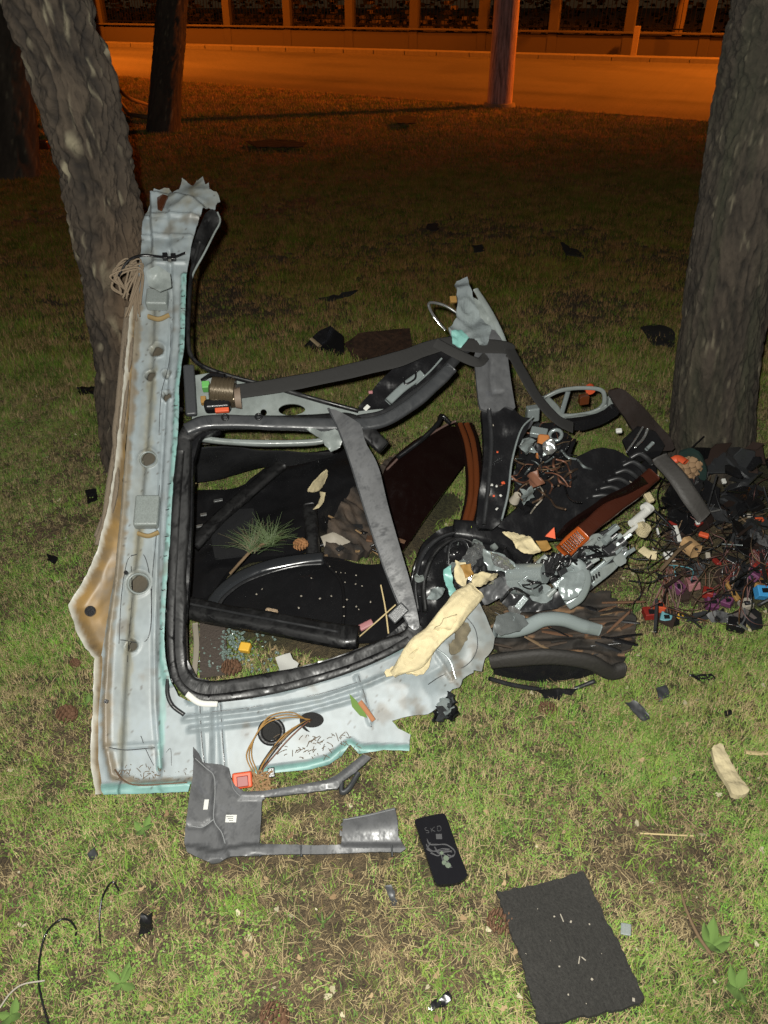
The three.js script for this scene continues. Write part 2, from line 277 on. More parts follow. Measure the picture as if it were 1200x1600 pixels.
// ---------------------------------------------------------------- perimeter fence of stone pillars beyond the road
const WALL_OFF = 1.25, WALL_H = 0.60, WT = 0.3;
const wallPlane = new Plane(roadAt(0, WALL_OFF), roadAt(1, WALL_OFF), roadAt(0, WALL_OFF).add(V(0, 1, 0)));
const sAt = px => { const d = dir(px, 60), o = V(0, CAM_H, 0), n = rnx, k = roadAt(0, WALL_OFF).sub(o).dot(n) / d.dot(n); return o.addScaledVector(d, k).sub(RFar[0]).dot(rdx); };
{
  const f = thing('perimeter_fence', 'stone fence with square pillars, low block wall and dark railings across the road', 'fence');
  const mats = [[.085, .068, .05], [.12, .096, .068], [.06, .048, .036], [.15, .12, .086]].map(c => std(c, 0.95, { map: grime, bumpMap: gritty, bumpScale: 0.006 }));
  const mortar = std([0.03, 0.024, 0.018], 0.95), iron = new THREE.MeshPhysicalMaterial({ color: lin(.004, .004, .004), roughness: .95, specularIntensity: .1 }), capM = std([.06, .05, .038], .9, { map: grime });
  const variants = Array.from({ length: 6 }, () => { const g = new RoundedBoxGeometry(1, 1, 1, 1, 0.06); const p = g.attributes.position; for (let i = 0; i < p.count; i++) { const x = p.getX(i), y = p.getY(i), z = p.getZ(i); p.setXYZ(i, x + .02 * Math.sin(y * 5 + x * 9), y + .03 * Math.sin(x * 7 + z * 3), z + .05 * Math.sin(x * 6 + y * 4)); } g.computeVertexNormals(); return g; });
  const basis = new THREE.Matrix4().makeBasis(rdx, V(0, 1, 0), rdx.clone().cross(V(0, 1, 0)));
  const qW = new THREE.Quaternion().setFromRotationMatrix(basis);
  const block = (parent, name, s, off, y, w, h, d, m) => { const b = part(name, pick(variants), m ?? pick(mats), parent); b.position.copy(roadAt(s, WALL_OFF + off)); b.position.y = y; b.quaternion.copy(qW); b.scale.set(w, h, d); return b; };
  const xs = [-60, 60, 160, 257, 356, 449, 545, 645, 752, 862, 980, 1101, 1222, 1345].map(sAt);
  const s0 = xs[0], s1 = xs[xs.length - 1];
  part('wall_core', boxGeo(roadAt((s0 + s1) / 2, WALL_OFF + WT / 2).setY(WALL_H / 2 - .02), [s1 - s0, WALL_H - 0.04, WT - 0.06], rdx, V(0, 1, 0), .01), mortar, f);
  for (let r = 0; r < 3; r++) { let s = s0 + rr(0, .3); while (s < s1) { const w = rr(0.36, 0.6), h = WALL_H / 3; if (s + w / 2 > sAt(130) && s < sAt(1180)) block(f, 'stone_block', s + w / 2, WT / 2 - 0.02 + rr(-.012, .012), h * (r + .5), w - 0.05, h - 0.045, WT - 0.02); s += w; } }
  part('wall_coping', boxGeo(roadAt((s0 + s1) / 2, WALL_OFF + WT / 2).setY(WALL_H + .025), [s1 - s0, .05, WT + .08], rdx, V(0, 1, 0), .01), capM, f);
  for (const s of xs) {
    const p = part('pillar', boxGeo(roadAt(s, WALL_OFF + WT / 2).setY(1.2), [0.27, 2.4, 0.27], rdx, V(0, 1, 0), .01), mortar, f);
    if (s > sAt(100) && s < sAt(1200)) for (let k = 0; k < 9; k++) { const y = WALL_H + .05 + .2 * k; if (k % 2) block(p, 'stone_block', s, WT / 2 - 0.02, y + .1, .30, .17, .31); else { block(p, 'stone_block', s - .08, WT / 2 - .02, y + .1, .14, .17, .31); block(p, 'stone_block', s + .075, WT / 2 - .02, y + .1, .15, .17, .31); } }
    block(p, 'pillar_cap', s, WT / 2 - 0.02, 2.45, .5, .09, .5, capM);
  }
  for (let i = 0; i < xs.length - 1; i++) {
    const gs = [], a = xs[i] + .2, b = xs[i + 1] - .2; for (let s = a + .06; s < b; s += .12) gs.push(boxGeo(roadAt(s, WALL_OFF + WT / 2).setY(1.42), [.016, 1.55, .016], rdx, V(0, 1, 0), .002));
    for (const y of [.72, 2.1]) gs.push(boxGeo(roadAt((a + b) / 2, WALL_OFF + WT / 2 - .02).setY(y), [b - a, .035, .02], rdx, V(0, 1, 0), .002));
    part('railing', joined(gs), iron, f);
  }
  // dark garden hedge behind the railings
  const gs = []; const leaf = new THREE.PlaneGeometry(0.16, 0.1);
  for (let i = 0; i < 9000; i++) { const g = leaf.clone(); g.rotateX(rr(-1.5, 1.5)); g.rotateY(rr(0, 6.28)); const p = roadAt(rr(-9, 30), WALL_OFF + 2.2 + 1.2 * rnd() * rnd()); g.translate(p.x, rr(0.05, 3.6), p.z); gs.push(g); }
  const hedge = part('hedge', joined(gs), new THREE.MeshPhysicalMaterial({ color: lin(.003, .004, .002), roughness: 1, specularIntensity: .1, side: THREE.DoubleSide }), scene); hedge.userData.kind = 'stuff'; tag(hedge, 'dark hedge behind the railings of the stone fence', 'hedge');
  hedge.userData.placed = 1; THINGS.push(hedge);
  // small concrete marker and a lit shrub before the fence on the right
  const mp = roadAt(sAt(996), 0.95);
  solo('marker_post', boxGeo(mp.clone().setY(.40), [.16, .8, .12], rdx, V(0, 1, 0), .015), std([.20, .16, .11], .9, { map: grime }), 'short stone marker post at the foot of the fence wall', 'post');
}
function leafCloud(n, fn, w, h, bend = 0) { const gs = []; for (let i = 0; i < n; i++) { const g = new THREE.PlaneGeometry(w * rr(.6, 1.3), h * rr(.6, 1.3), 1, 2); const p = g.attributes.position; for (let k = 0; k < p.count; k++) p.setZ(k, -bend * (p.getY(k) / h) ** 2); g.rotateX(rr(-1.4, 1.4)); g.rotateZ(rr(-1, 1)); g.rotateY(rr(0, 6.28)); const q = fn(i); g.translate(q.x, q.y, q.z); gs.push(g); } return joined(gs); }
{ // tree over the fence: leafy boughs hang into the top of the picture
  const t = thing('garden_tree', 'leafy tree hanging over the fence, its low leaves lit orange', 'tree');
  const base = roadAt(sAt(1040), WALL_OFF + 2.0), bark = std([.06, .045, .03], .95);
  part('trunk', joined([sweepGeo([base.clone(), base.clone().add(V(.1, 1.6, .05)), base.clone().add(V(0, 3.4, 0.2))], .16, .16, V(0, 0, 1), { k: s => 1.2 - .5 * s }), sweepGeo([base.clone().add(V(.05, 2.1, 0)), base.clone().add(V(-1.2, 2.9, 1.1)), base.clone().add(V(-2.6, 2.6, 1.9))], .06, .06), sweepGeo([base.clone().add(V(.05, 2.1, 0)), base.clone().add(V(1, 2.9, 1.1)), base.clone().add(V(1.5, 2.6, 1.9))], .06, .06)]), bark, t);
  const cs = Array.from({ length: 26 }, () => base.clone().add(V(rr(-3.2, 2.2), rr(2.35, 3.9), rr(-.6, 2.0))));
  part('crown', leafCloud(2600, () => pick(cs).clone().add(V(rr(-.45, .45) + rr(-.2, .2), rr(-.4, .35), rr(-.4, .4))), .07, .13, .03), std([.10, .085, .025], .7), t);
}

// ---------------------------------------------------------------- trunks
function trunkGeo(spine, radii, o = {}) {
  const { rows = 300, seg = 140, depth = 0.012, fx = 16, fy = 3.2, dark = [.05, .042, .032], light = [.17, .15, .12], moss = 0, s = 0, flare = .25, fleck = 0.12, scar = null } = o;
  const c = new THREE.CatmullRomCurve3(spine), pos = [], col = [], uv = [], ix = []; const L = c.getLength();
  const rc = t => { const k = t * (radii.length - 1), i = Math.min(radii.length - 2, Math.floor(k)); return mix(radii[i], radii[i + 1], k - i); };
  for (let i = 0; i <= rows; i++) {
    const t = i / rows, p = c.getPoint(t), R = rc(t), h = t * L;
    for (let j = 0; j <= seg; j++) {
      const a = j / seg * 6.28319, ca = Math.cos(a), sa = Math.sin(a);
      const X = ca * R * fx + .8 * noise(h * 2.4, ca, s), Zz = sa * R * fx + .8 * noise(h * 2.4, sa, s + 4), Y = h * fy;
      const wv = 0.5 * noise(ca * 2.5, h * 2.1, sa * 2.5 + s);
      const r1 = 1 - Math.abs(noise(X * 1.0 + wv * 2, Y, Zz + s)) * 2, r2 = 1 - Math.abs(noise(X * 2.3, Y * 2.6 + 4, Zz * 2.3 + s)) * 2, fine = noise(X * 6, Y * 6, Zz * 6 + s);
      const furrow = clamp(r1 * .65 + r2 * .45); const plate = 1 - furrow ** 2.2;
      const lump = .05 * noise(ca * 1.3 + s, h * 1.2, sa * 1.3) + .03 * noise(ca * 2.7, h * 3.1 + s, sa * 2.7);
      const fl = 1 + flare * Math.exp(-h / .16) * (1 + .45 * Math.cos(a * 5 + s));
      let rad = R * fl * (1 + lump) + depth * (plate - .6) + depth * .35 * fine;
      let k = clamp(.15 + .75 * plate * (.65 + .6 * noise(X * .5, Y * .7, Zz * .5 + s + 9)) + .22 * fine + .22 * noise(X * 11, Y * 9, Zz * 11 + s) + .12 * noise(X * 3, Y * .8, Zz * 3 + s + 2));
      let cl = mix3(dark, light, k);
      const fk = noise(X * 4 + 20, Y * (fx > 18 ? 2.4 : 1.7), Zz * 4 + s + 3) + .2 * noise(X * 1.1 + 5, Y * .7, Zz * 1.1 + s); if (fk > .38) cl = mix3(cl, [.25, .22, .15], clamp(fleck * 14 * (fk - .38)));
      if (moss) { const m = clamp(fbm(ca * 2 + s, h * 1.4, sa * 2, 3) * 1.6 + .2) * moss; cl = mix3(cl, [.06, .075, .035], m); }
      if (scar) { const q = scar(p.x + ca * rad, p.y, p.z + sa * rad, h, a); if (q > 0) { cl = mix3(cl, [.13, .085, .05], q * (.6 + .5 * noise(X * 3, Y * .8, Zz * 3))); rad -= .012 * q; } }
      pos.push(p.x + ca * rad, p.y, p.z + sa * rad); col.push(...cl); uv.push(a * R, h);
    }
  }
  for (let i = 0; i < rows; i++) for (let j = 0; j < seg; j++) { const m = i * (seg + 1) + j, n = m + seg + 1; ix.push(m, n, m + 1, m + 1, n, n + 1); }
  const g = new THREE.BufferGeometry(); g.setAttribute('position', new THREE.Float32BufferAttribute(pos, 3)); g.setAttribute('uv', new THREE.Float32BufferAttribute(uv, 2)); g.setAttribute('color', new THREE.Float32BufferAttribute(col, 3)); g.setIndex(ix); g.computeVertexNormals(); return g;
}
const barkMat = new THREE.MeshStandardMaterial({ vertexColors: true, roughness: 0.95, bumpMap: gritty, bumpScale: 0.003, side: THREE.DoubleSide });
function pineTop(t, top, r, s) { // limbs and needle crown high above
  const limbs = [], tips = []; for (let k = 0; k < 9; k++) { const a = k * 2.4 + s, b = top.clone().add(V(0, -.25 * k + .3, 0)), e = b.clone().add(V(Math.cos(a) * 1.7, .5, Math.sin(a) * 1.7)); limbs.push(sweepGeo([b, b.clone().lerp(e, .5).add(V(0, .25, 0)), e], r * .25, r * .25, V(0, 1, 0), { seg: 8, ring: 6, k: q => 1 - .7 * q })); tips.push(e, b.clone().lerp(e, .65)); }
  part('limb', joined(limbs), barkMat2, t);
  part('crown', leafCloud(900, () => pick(tips).clone().add(V(rr(-.6, .6), rr(-.35, .5), rr(-.6, .6))), .02, .35, .05), std([.035, .05, .02], .8), t);
}
const barkMat2 = std([.09, .075, .055], .95);
{ // left foreground trunk, the sill has dug into it
  const b = G(182, 722), z = b.z, t = thing('pine_tree', 'thick leaning trunk with pale flaking bark on the left, gouged by the wreck', 'tree');
  const P = (px, py, dz = 0) => Z(px, py, z + dz), sp = [P(214, 745), P(197, 560), P(176, 400, -.02), P(138, 215, -.04), P(74, 0, -.05), P(24, -190, -.05), P(-26, -420, -.02)].map(v => v);
  sp[0].y = -.04; const R = [.120, .116, .113, .114, .121, .120, .112, .108];
  const tr = trunkGeo(sp, R, { s: 2, depth: .026, fx: 15, fy: 6, flare: .1, dark: [.016, .013, .011], light: [.096, .072, .05], fleck: .2, rows: 420, seg: 200, scar: (x, y, zz, h, a) => { const c = Math.cos(a), q = Math.exp(-(((y - .62) / .3) ** 2)) * sstep(.25, .8, .8 * c + .5 * Math.sin(a)); return q * .9; } });
  part('trunk', tr, barkMat, t);
  const top = sp[6].clone(), up = top.clone().add(V(-.2, 2.6, .1)); part('upper_trunk', sweepGeo([top, up], .11, .11, V(0, 0, 1), { k: q => 1 - .4 * q }), barkMat2, t); pineTop(t, up, .1, 1);
}
{
  const b = G(1106, 722), z = b.z, P = (px, py) => Z(px, py, z), t = thing('pine_tree', 'straight mossy grey trunk on the right edge, rising behind the tangled wires', 'tree');
  const sp = [P(1104, 745), P(1122, 560), P(1155, 350), P(1192, 150), P(1221, 0), P(1254, -170), P(1300, -400)]; sp[0].y = -.04;
  part('trunk', trunkGeo(sp, [.150, .140, .138, .134, .130, .125, .12], { s: 11, depth: .012, fx: 22, fy: 8, dark: [.015, .0125, .0095], light: [.072, .056, .041], moss: .3, fleck: .1, rows: 420, seg: 200, flare: .16 }), barkMat, t);
  const top = sp[6].clone(), up = top.clone().add(V(.3, 2.6, .1)); part('upper_trunk', sweepGeo([top, up], .12, .12, V(0, 0, 1), { k: q => 1 - .4 * q }), barkMat2, t); pineTop(t, up, .1, 3);
}
for (const [bx, by, tx, r, lab, s] of [[22, 274, 4, .235, 'dark background trunk half hidden behind the thick leaning trunk', 5], [254, 205, 270, .20, 'dark background trunk between the leaning trunk and the lamp lit road', 8]]) {
  const b = G(bx, by), P = (px, py) => Z(px, py, b.z), t = thing('pine_tree', lab, 'tree');
  const sp = [b.clone().setY(-.04), P(mix(bx, tx, .5), by / 2), P(tx, 0), P(tx + (tx - bx) * 1.2, -by)]; 
  part('trunk', trunkGeo(sp, [r * 1.05, r, r * .95, r * .85], { s, depth: .015, fx: 14, fy: 2.5, dark: [.03, .024, .018], light: [.075, .06, .045], rows: 120, seg: 80, flare: .15 }), barkMat, t);
  const top = sp[3].clone(), up = top.clone().add(V(0, 3, 0)); part('upper_trunk', sweepGeo([top, up], r * .85, r * .85, V(0, 0, 1), { k: q => 1 - .4 * q }), barkMat2, t); pineTop(t, up, .15, s);
}

// ---------------------------------------------------------------- utility pole on the verge, sodium street lamps along the road
{
  const b = G(780, 167); const t = thing('utility_pole', 'thick round pinkish pole standing on the grass verge by the road', 'pole');
  const pts = []; for (let i = 0; i <= 20; i++) pts.push(new THREE.Vector2(.205 - .06 * i / 20, 8.5 * i / 20)); const g = new THREE.LatheGeometry(pts, 40); g.translate(b.x, -.02, b.z);
  part('shaft', g, std([.52, .34, .33], .7, { map: grime, bumpMap: gritty, bumpScale: .003 }), t);
  part('collar', cyl(b.clone().setY(.02), V(0, 1, 0), .25, .28, .08, 32), std([.16, .13, .1], .9), t);
}
function lampHead(t, head, toward, I, tgt) {
  part('lamp_head', boxGeo(head.clone().add(V(0, .06, 0)), [.75, .14, .3], toward, V(0, 1, 0), .05), std([.2, .19, .18], .6, { metalness: .3 }), t);
  const gl = std([.9, .5, .2], .4); gl.emissive = lin(1, .36, .05); gl.emissiveIntensity = 18;
  part('lens', boxGeo(head.clone().add(V(0, -.035, 0)), [.5, .04, .2], toward, V(0, 1, 0), .01), gl, t);
  const L = new THREE.SpotLight(new THREE.Color(1, .205, .010), I, 0, 1.12, 0.9, 2); L.position.copy(head).add(V(0, -.12, 0)); L.target.position.copy(tgt); L.castShadow = true; L.shadow.radius = 22; scene.add(L, L.target);
}
function streetLamp(base, toward, H, I, label, tgt) {
  const t = thing('street_lamp', label, 'street lamp', null);
  const pm = std([.2, .19, .18], .6, { metalness: .3 }), head = base.clone().addScaledVector(toward, 1.6).setY(H);
  part('pole', sweepGeo([base.clone().setY(0), base.clone().setY(H - .6), base.clone().setY(H - .1).addScaledVector(toward, .25), head], .08, .08, V(rdx.x, 0, rdx.z), { seg: 40 }), pm, t);
  lampHead(t, head, toward, I, tgt);
}
streetLamp(V(12.2, 0, -16.5), rnx, 9, LAMP_I * 2.0, 'street lamp beyond the right edge on the road side', V(3.2, 0, -23.5));
streetLamp(V(-13, 0, -23), rnx, 9, LAMP_I * 2.0, 'street lamp beyond the left edge on the near verge', V(-3, 0, -29));
{ const p = roadAt(sAt(158), .35); solo('gate_post', boxGeo(p.clone().setY(1.6), [.34, 3.2, .34], rdx, V(0, 1, 0), .02), std([.3, .25, .19], .9, { map: grime }), 'tall slim orange lit post by the far kerb beside the leaning trunk', 'post'); }

// ---------------------------------------------------------------- torn car body side, lying tilted: near edge on the grass, far end raised
const A0 = G(150, 1240, .03), B0 = G(640, 1175, .03), C0 = Z(330, 290, -2.45);
const F = new Plane(A0, B0, C0);
const f3 = list => list.map(p => F.at(p[0], p[1], p[2] ?? 0));
const wreck = thing('wrecked_car_body', 'torn pale grey side of a car body with black door seal and grey pillar', 'car wreck');
const PALE = [.225, .262, .284], TEAL = [.18, .34, .325], BROWN = [.17, .125, .072], RUST = [.22, .14, .055], DIRT = [.12, .095, .065];
{
  const L = [[222, 375], [224, 352], [231, 335], [238, 312], [246, 302], [257, 301], [268, 306], [280, 298], [292, 290], [299, 293], [306, 287], [314, 283], [320, 293], [331, 302], [343, 318], [338, 332], [322, 335], [311, 362], [301, 395], [294, 430], [292, 470], [291, 520], [290, 548], [286, 575], [282, 610], [282, 650], [279, 700], [273, 755], [268, 850], [264, 900], [261, 955], [259, 1000], [262, 1035], [268, 1062], [280, 1088], [300, 1098], [330, 1100], [380, 1092], [440, 1080], [500, 1062], [545, 1048], [600, 1028], [640, 1008], [680, 972], [715, 945], [742, 930], [758, 962], [772, 996], [770, 1014], [757, 1028], [752, 1052], [742, 1048], [735, 1058], [722, 1062], [716, 1078], [700, 1084], [692, 1098], [668, 1116], [634, 1120], [612, 1126], [622, 1138], [641, 1148], [638, 1173], [598, 1172], [560, 1178], [546, 1163], [533, 1182], [512, 1196], [480, 1203], [430, 1207], [390, 1212], [330, 1218], [300, 1224], [297, 1236], [230, 1239], [165, 1241], [156, 1225], [150, 1180], [152, 1100], [157, 1030], [165, 985], [172, 940], [180, 895], [186, 830], [192, 760], [199, 690], [205, 610], [209, 540], [213, 480], [218, 420]];
  const q = p => F.uv(p[0], p[1]), Q = a => a.map(q);
  // relief lines
  const spine = Q([[240, 400], [243, 480], [240, 580], [232, 700], [222, 800], [212, 900], [203, 1000], [196, 1100], [192, 1190]]);
  const inner = Q([[268, 400], [270, 500], [262, 600], [256, 700], [250, 800], [246, 900], [243, 1000], [244, 1100], [252, 1200]]);
  const leftLip = Q([[216, 470], [205, 640], [194, 790], [184, 900], [172, 990], [166, 1090], [166, 1160], [176, 1210], [220, 1226], [300, 1222]]);
  const lower1 = Q([[292, 1124], [400, 1112], [500, 1093], [570, 1070], [640, 1040]]), lower2 = Q([[300, 1140], [400, 1128], [480, 1112], [560, 1090]]);
  const tealEdge = Q([[292, 440], [290, 548], [282, 620], [279, 700], [268, 850], [261, 955], [260, 1030], [268, 1064]]);
  const tealInner = Q([[255, 1020], [257, 1100], [254, 1160], [250, 1200]]);
  const botEdge = Q([[165, 1236], [297, 1231]]), botEdge2 = Q([[400, 1208], [480, 1198], [515, 1188], [546, 1163], [560, 1172], [638, 1172]]), doorEdge = Q([[300, 1094], [440, 1076], [545, 1045], [640, 1006]]);
  const ribs = [[[312, 1100], [320, 1208]], [[342, 1098], [350, 1204]], [[556, 1058], [578, 1130]], [[672, 1010], [705, 1060]], [[165, 1168], [250, 1164]], [[222, 372], [300, 380]], [[230, 345], [315, 352]], [[235, 420], [290, 418]]].map(Q);
  const cups = [[232, 718, 13], [217, 912, 17], [207, 1010, 9], [236, 588, 9], [262, 588, 7], [262, 622, 8], [246, 550, 12]].map(c => ({ c: q(c), r: c[2] / 600 }));
  const slots = [[240, 860, 226, 940], [250, 1000, 240, 1040]];
  const tornEnd = q([290, 290]), rEnd = q([700, 1050]), bend = q([240, 430]);
  const DISP = (u, v) => {
    const s1 = pdist(spine, u, v), s2 = pdist(inner, u, v), s3 = pdist(leftLip, u, v);
    let w = 0.014 * sstep(-.006, .006, s1.s * (spineSign)) * sstep(-.01, .0, .2 - Math.abs(s1.s));
    w += -.011 * Math.exp(-((s2.d / .0045) ** 2)) + .004 * sstep(-.002, .002, s2.s);
    w += 0.010 * Math.exp(-((s3.d / .007) ** 2));
    for (const l of [lower1, lower2]) w += .011 * Math.exp(-((pdist(l, u, v).d / .0055) ** 2));
    for (const l of ribs) w += .007 * Math.exp(-((pdist(l, u, v).d / .004) ** 2));
    w += .008 * sstep(.016, .010, pdist(tealEdge, u, v).d);
    w += .016 * sstep(.02, .004, pdist(botEdge, u, v).d) + .012 * sstep(.014, .004, pdist(botEdge2, u, v).d) + .010 * sstep(.014, .006, pdist(doorEdge, u, v).d);
    for (const k of cups) { const d = Math.hypot(u - k.c[0], v - k.c[1]); w += -.012 * sstep(k.r, k.r * .75, d) + .004 * Math.exp(-(((d - k.r * 1.15) / .004) ** 2)); }
    const t = Math.exp(-(((u - tornEnd[0]) ** 2 + (v - tornEnd[1]) ** 2) / .045)), e = Math.exp(-(((u - rEnd[0]) ** 2 + (v - rEnd[1]) ** 2) / .02)), b = Math.exp(-(((u - bend[0]) ** 2 + (v - bend[1]) ** 2) / .02));
    w += (t * .022 + e * .016 + b * .014) * (noise(u * 9, v * 11, 3) + .8 * (.4 - Math.abs(noise(u * 13, v * 17, 8)))) + .0025 * noise(u * 5, v * 5, 1) + 0;
    return w + t * .02;
  };
  const spineSign = Math.sign(pdist(spine, ...q([260, 800])).s);
  const COL = (u, v) => {
    let c = PALE; const n1 = fbm(u * 7, v * 7, 4), n2 = fbm(u * 26, v * 26, 5);
    const s3 = pdist(leftLip, u, v), s1 = pdist(spine, u, v);
    c = mix3(c, BROWN, .8 * sstep(.016, .004, s3.d + .024 * n2)); c = mix3(c, [.20, .19, .15], .5 * clamp(fbm(u * 5, v * 3, 12) * 2));
    c = mix3(c, [.20, .185, .13], .75 * sstep(.018, .008, Math.abs(s1.d) + .012 * n2) * clamp(.5 + 2.2 * n1));
    { const k = s1.s * spineSign; if (k < 0) c = mix3(c, [.20, .19, .15], .26 * sstep(.034, .022, -k + .006 * n2) * clamp(.75 + 1.2 * n1)); }
    c = mix3(c, TEAL, clamp(.75 + 1.2 * n2) * sstep(.015, .010, pdist(tealEdge, u, v).d + .004 * n2)); if (pdist(tealEdge, u, v).d < .016 && noise(u * 90, v * 90, 4) > .28) c = mix3(c, [.05, .06, .055], .6);
    c = mix3(c, TEAL, .7 * sstep(.009, .005, pdist(tealInner, u, v).d + .006 * n2));
    c = mix3(c, TEAL, .95 * sstep(.018, .012, pdist(botEdge, u, v).d + .006 * n2));
    c = mix3(c, TEAL, .95 * sstep(.014, .010, pdist(botEdge2, u, v).d)); c = mix3(c, TEAL, .6 * sstep(.010, .006, pdist(doorEdge, u, v).d + .006 * n2));
    const e = Math.exp(-(((u - rEnd[0]) ** 2 + (v - rEnd[1]) ** 2) / .02));
    c = mix3(c, DIRT, clamp(.8 * e * sstep(0, .3, n2 + n1) + .55 * sstep(.28, .5, fbm(u * 12 + 9, v * 12, 7) + .1)));
    const t = Math.exp(-(((u - tornEnd[0]) ** 2 + (v - tornEnd[1]) ** 2) / .05)); c = mix3(c, [.16, .15, .115], t * clamp(.25 + 1.8 * n2));
    for (const k of cups) { const d = Math.hypot(u - k.c[0], v - k.c[1]); c = mix3(c, [.15, .135, .09], .4 * sstep(k.r * 1.3, k.r * .8, d + .004 * n2)); }
    const g = noise(u * 160, v * 160, 2); if (g > .5 && noise(u * 11, v * 11, 9) > .12) c = mix3(c, [.06, .05, .04], .7);
    return c;
  };
  let P = ragged(Q(L), .0007, .012).map(p => { const k = Math.exp(-(((p[0] - tornEnd[0]) ** 2 + (p[1] - tornEnd[1]) ** 2) / .012)) + .7 * Math.exp(-(((p[0] - rEnd[0]) ** 2 + (p[1] - rEnd[1]) ** 2) / .006)); return [p[0] + rr(-.013, .013) * k, p[1] + rr(-.016, .016) * k]; });
  const holes = [[424, 1143, 17, 14], [487, 1125, 19, 12], [398, 884, 0, 0]].slice(0, 2).concat([[232, 718, 11, 11], [217, 912, 14, 13], [207, 1010, 7, 7], [246, 550, 9, 8], [236, 588, 7, 7], [262, 622, 6, 6]]).map(h => Array.from({ length: 26 }, (_, i) => { const a = i / 26 * 6.2832; return F.uv(h[0] + Math.cos(a) * h[2], h[1] + Math.sin(a) * h[3]); }));
  part('sill_panel', sheet(F, P, { t: .004, cell: .0048, disp: DISP, col: COL, holes }), M.paint, wreck, 'pale grey inner sill and lower panel with teal seams');
  const seam = (name, px, r = .0011, m = M.greyDark) => wire(name, wreck, m, px.map(p => { const [u, v] = q(p); return F.pt(u, v, DISP(u, v) + r * .4); }), r, { seg: px.length * 14 });
  seam('seam_line', [[205, 868], [228, 872], [238, 930], [232, 1000], [188, 1000]]); seam('seam_line', [[186, 1006], [190, 930], [198, 880], [206, 868]], .0009); seam('scratch', [[205, 885], [207, 935], [203, 985], [200, 1035]], .0009, M.black); seam('scratch', [[222, 1150], [232, 1176], [242, 1196]], .0008, M.black); seam('scratch', [[255, 1186], [268, 1170], [270, 1196]], .0007);
  seam('seam_line', [[314, 1102], [317, 1150], [322, 1204]], .0012); seam('seam_line', [[345, 1100], [348, 1150], [352, 1202]], .0012); seam('seam_line', [[250, 760], [246, 830], [240, 900], [238, 960]], .0009); seam('seam_line', [[268, 470], [266, 560], [254, 620], [250, 680]], .0009); seam('seam_line', [[172, 1168], [200, 1172], [244, 1168]], .0012); seam('seam_line', [[180, 1202], [196, 1218], [222, 1226], [296, 1222]], .002, M.wireBrown);
  seam('seam_line', [[304, 1116], [400, 1104], [500, 1084], [560, 1066]], .0008); seam('seam_line', [[560, 1056], [572, 1096], [580, 1136]], .0014); seam('pressed_edge', [[668, 1070], [690, 1056], [728, 1040], [744, 1016], [742, 985], [726, 962]], .0011); seam('pressed_edge', [[676, 1012], [700, 1030], [712, 1062]], .0024, M.steel);
  for (const [y, x] of [[470, 292], [490, 292], [520, 291], [545, 289], [640, 281], [760, 271], [800, 268], [842, 267], [872, 265], [925, 262], [985, 259]]) seam('weld_mark', [[x - 7, y], [x - 4, y + 1], [x - 1, y]], .0013, M.black);
  // cavity behind: the folded box of the sill
  panel('sill_back', wreck, M.vcol, new Plane(F.pt(0, 0, -.055), F.pt(1, 0, -.055), F.pt(0, 1, -.055)), [[226, 420], [285, 430], [282, 560], [272, 700], [262, 850], [252, 1040], [290, 1105], [420, 1090], [560, 1048], [640, 1020], [620, 1100], [520, 1180], [300, 1210], [180, 1215], [172, 1100], [176, 980], [196, 830], [208, 640]], { cell: .02, t: .006, disp: crumple(.012, 6, 2), col: (u, v) => mix3([.04, .04, .033], [.08, .06, .035], clamp(.4 + fbm(u * 9, v * 9))) });
  // outer skin, peeled away on the left, filler foam on its inside
  const skin = [[217, 470], [210, 560], [199, 660], [189, 770], [183, 860], [178, 950], [168, 1000], [166, 1040], [164, 1100], [163, 1170], [172, 1240], [152, 1242], [143, 1190], [146, 1110], [150, 1030], [136, 1014], [121, 986], [108, 946], [134, 905], [154, 862], [170, 800], [182, 720], [191, 640], [198, 560], [205, 480]];
  const lip = Q([[205, 480], [198, 560], [191, 640], [182, 720], [170, 800], [154, 862], [134, 905], [108, 946], [121, 986], [136, 1014], [150, 1030], [146, 1110], [143, 1190], [152, 1242]]), ic = q([141, 955]);
  panel('outer_skin', wreck, M.paint, F, skin, {
    rag: .0014, ragStep: .012, cell: .006, t: .005,
    disp: (u, v) => { const d = pdist(lip, u, v).d; return -.012 + .024 * sstep(.03, 0, d) + .006 * noise(u * 14, v * 7, 3) + .002 * noise(u * 50, v * 30, 1) - .01 * sstep(0, .06, d); },
    col: (u, v) => { const d = pdist(lip, u, v).d, n = fbm(u * 30, v * 30, 3), m = fbm(u * 8, v * 8, 6); let c = mix3(RUST, [.14, .105, .065], clamp(.55 + 1.6 * n)); c = mix3(c, [.30, .18, .055], clamp(m * 1.8)); c = mix3([.36, .35, .31], c, sstep(.004, .013, d + .008 * n)); const h = Math.hypot(u - ic[0], v - ic[1]); return c; }, label: 'peeled outer sill skin with brown filler inside'
  });
  part('drain_plug', cyl(F.at(141, 955, .006), F.n, .013, .013, .006), M.black, wreck);
  // torn fibrous rope of filler along the outer edge
  { const gs = []; for (let k = 0; k < 9; k++) gs.push(sweepGeo(f3([[206 + rr(-9, 6), 480 + rr(-20, 20), -.01], [198 + rr(-8, 6), 560, rr(-.03, .01)], [188 + rr(-9, 6), 660, rr(-.03, .01)], [178 + rr(-9, 5), 760, rr(-.03, .01)], [158 + rr(-9, 6), 860 + rr(-30, 10), rr(-.03, 0)]]), .006, .004, F.n, { seg: 40, ring: 6 })); part('torn_filler', joined(gs), std([.14, .11, .078], .95, { bumpMap: gritty, bumpScale: .002 }), wreck); }
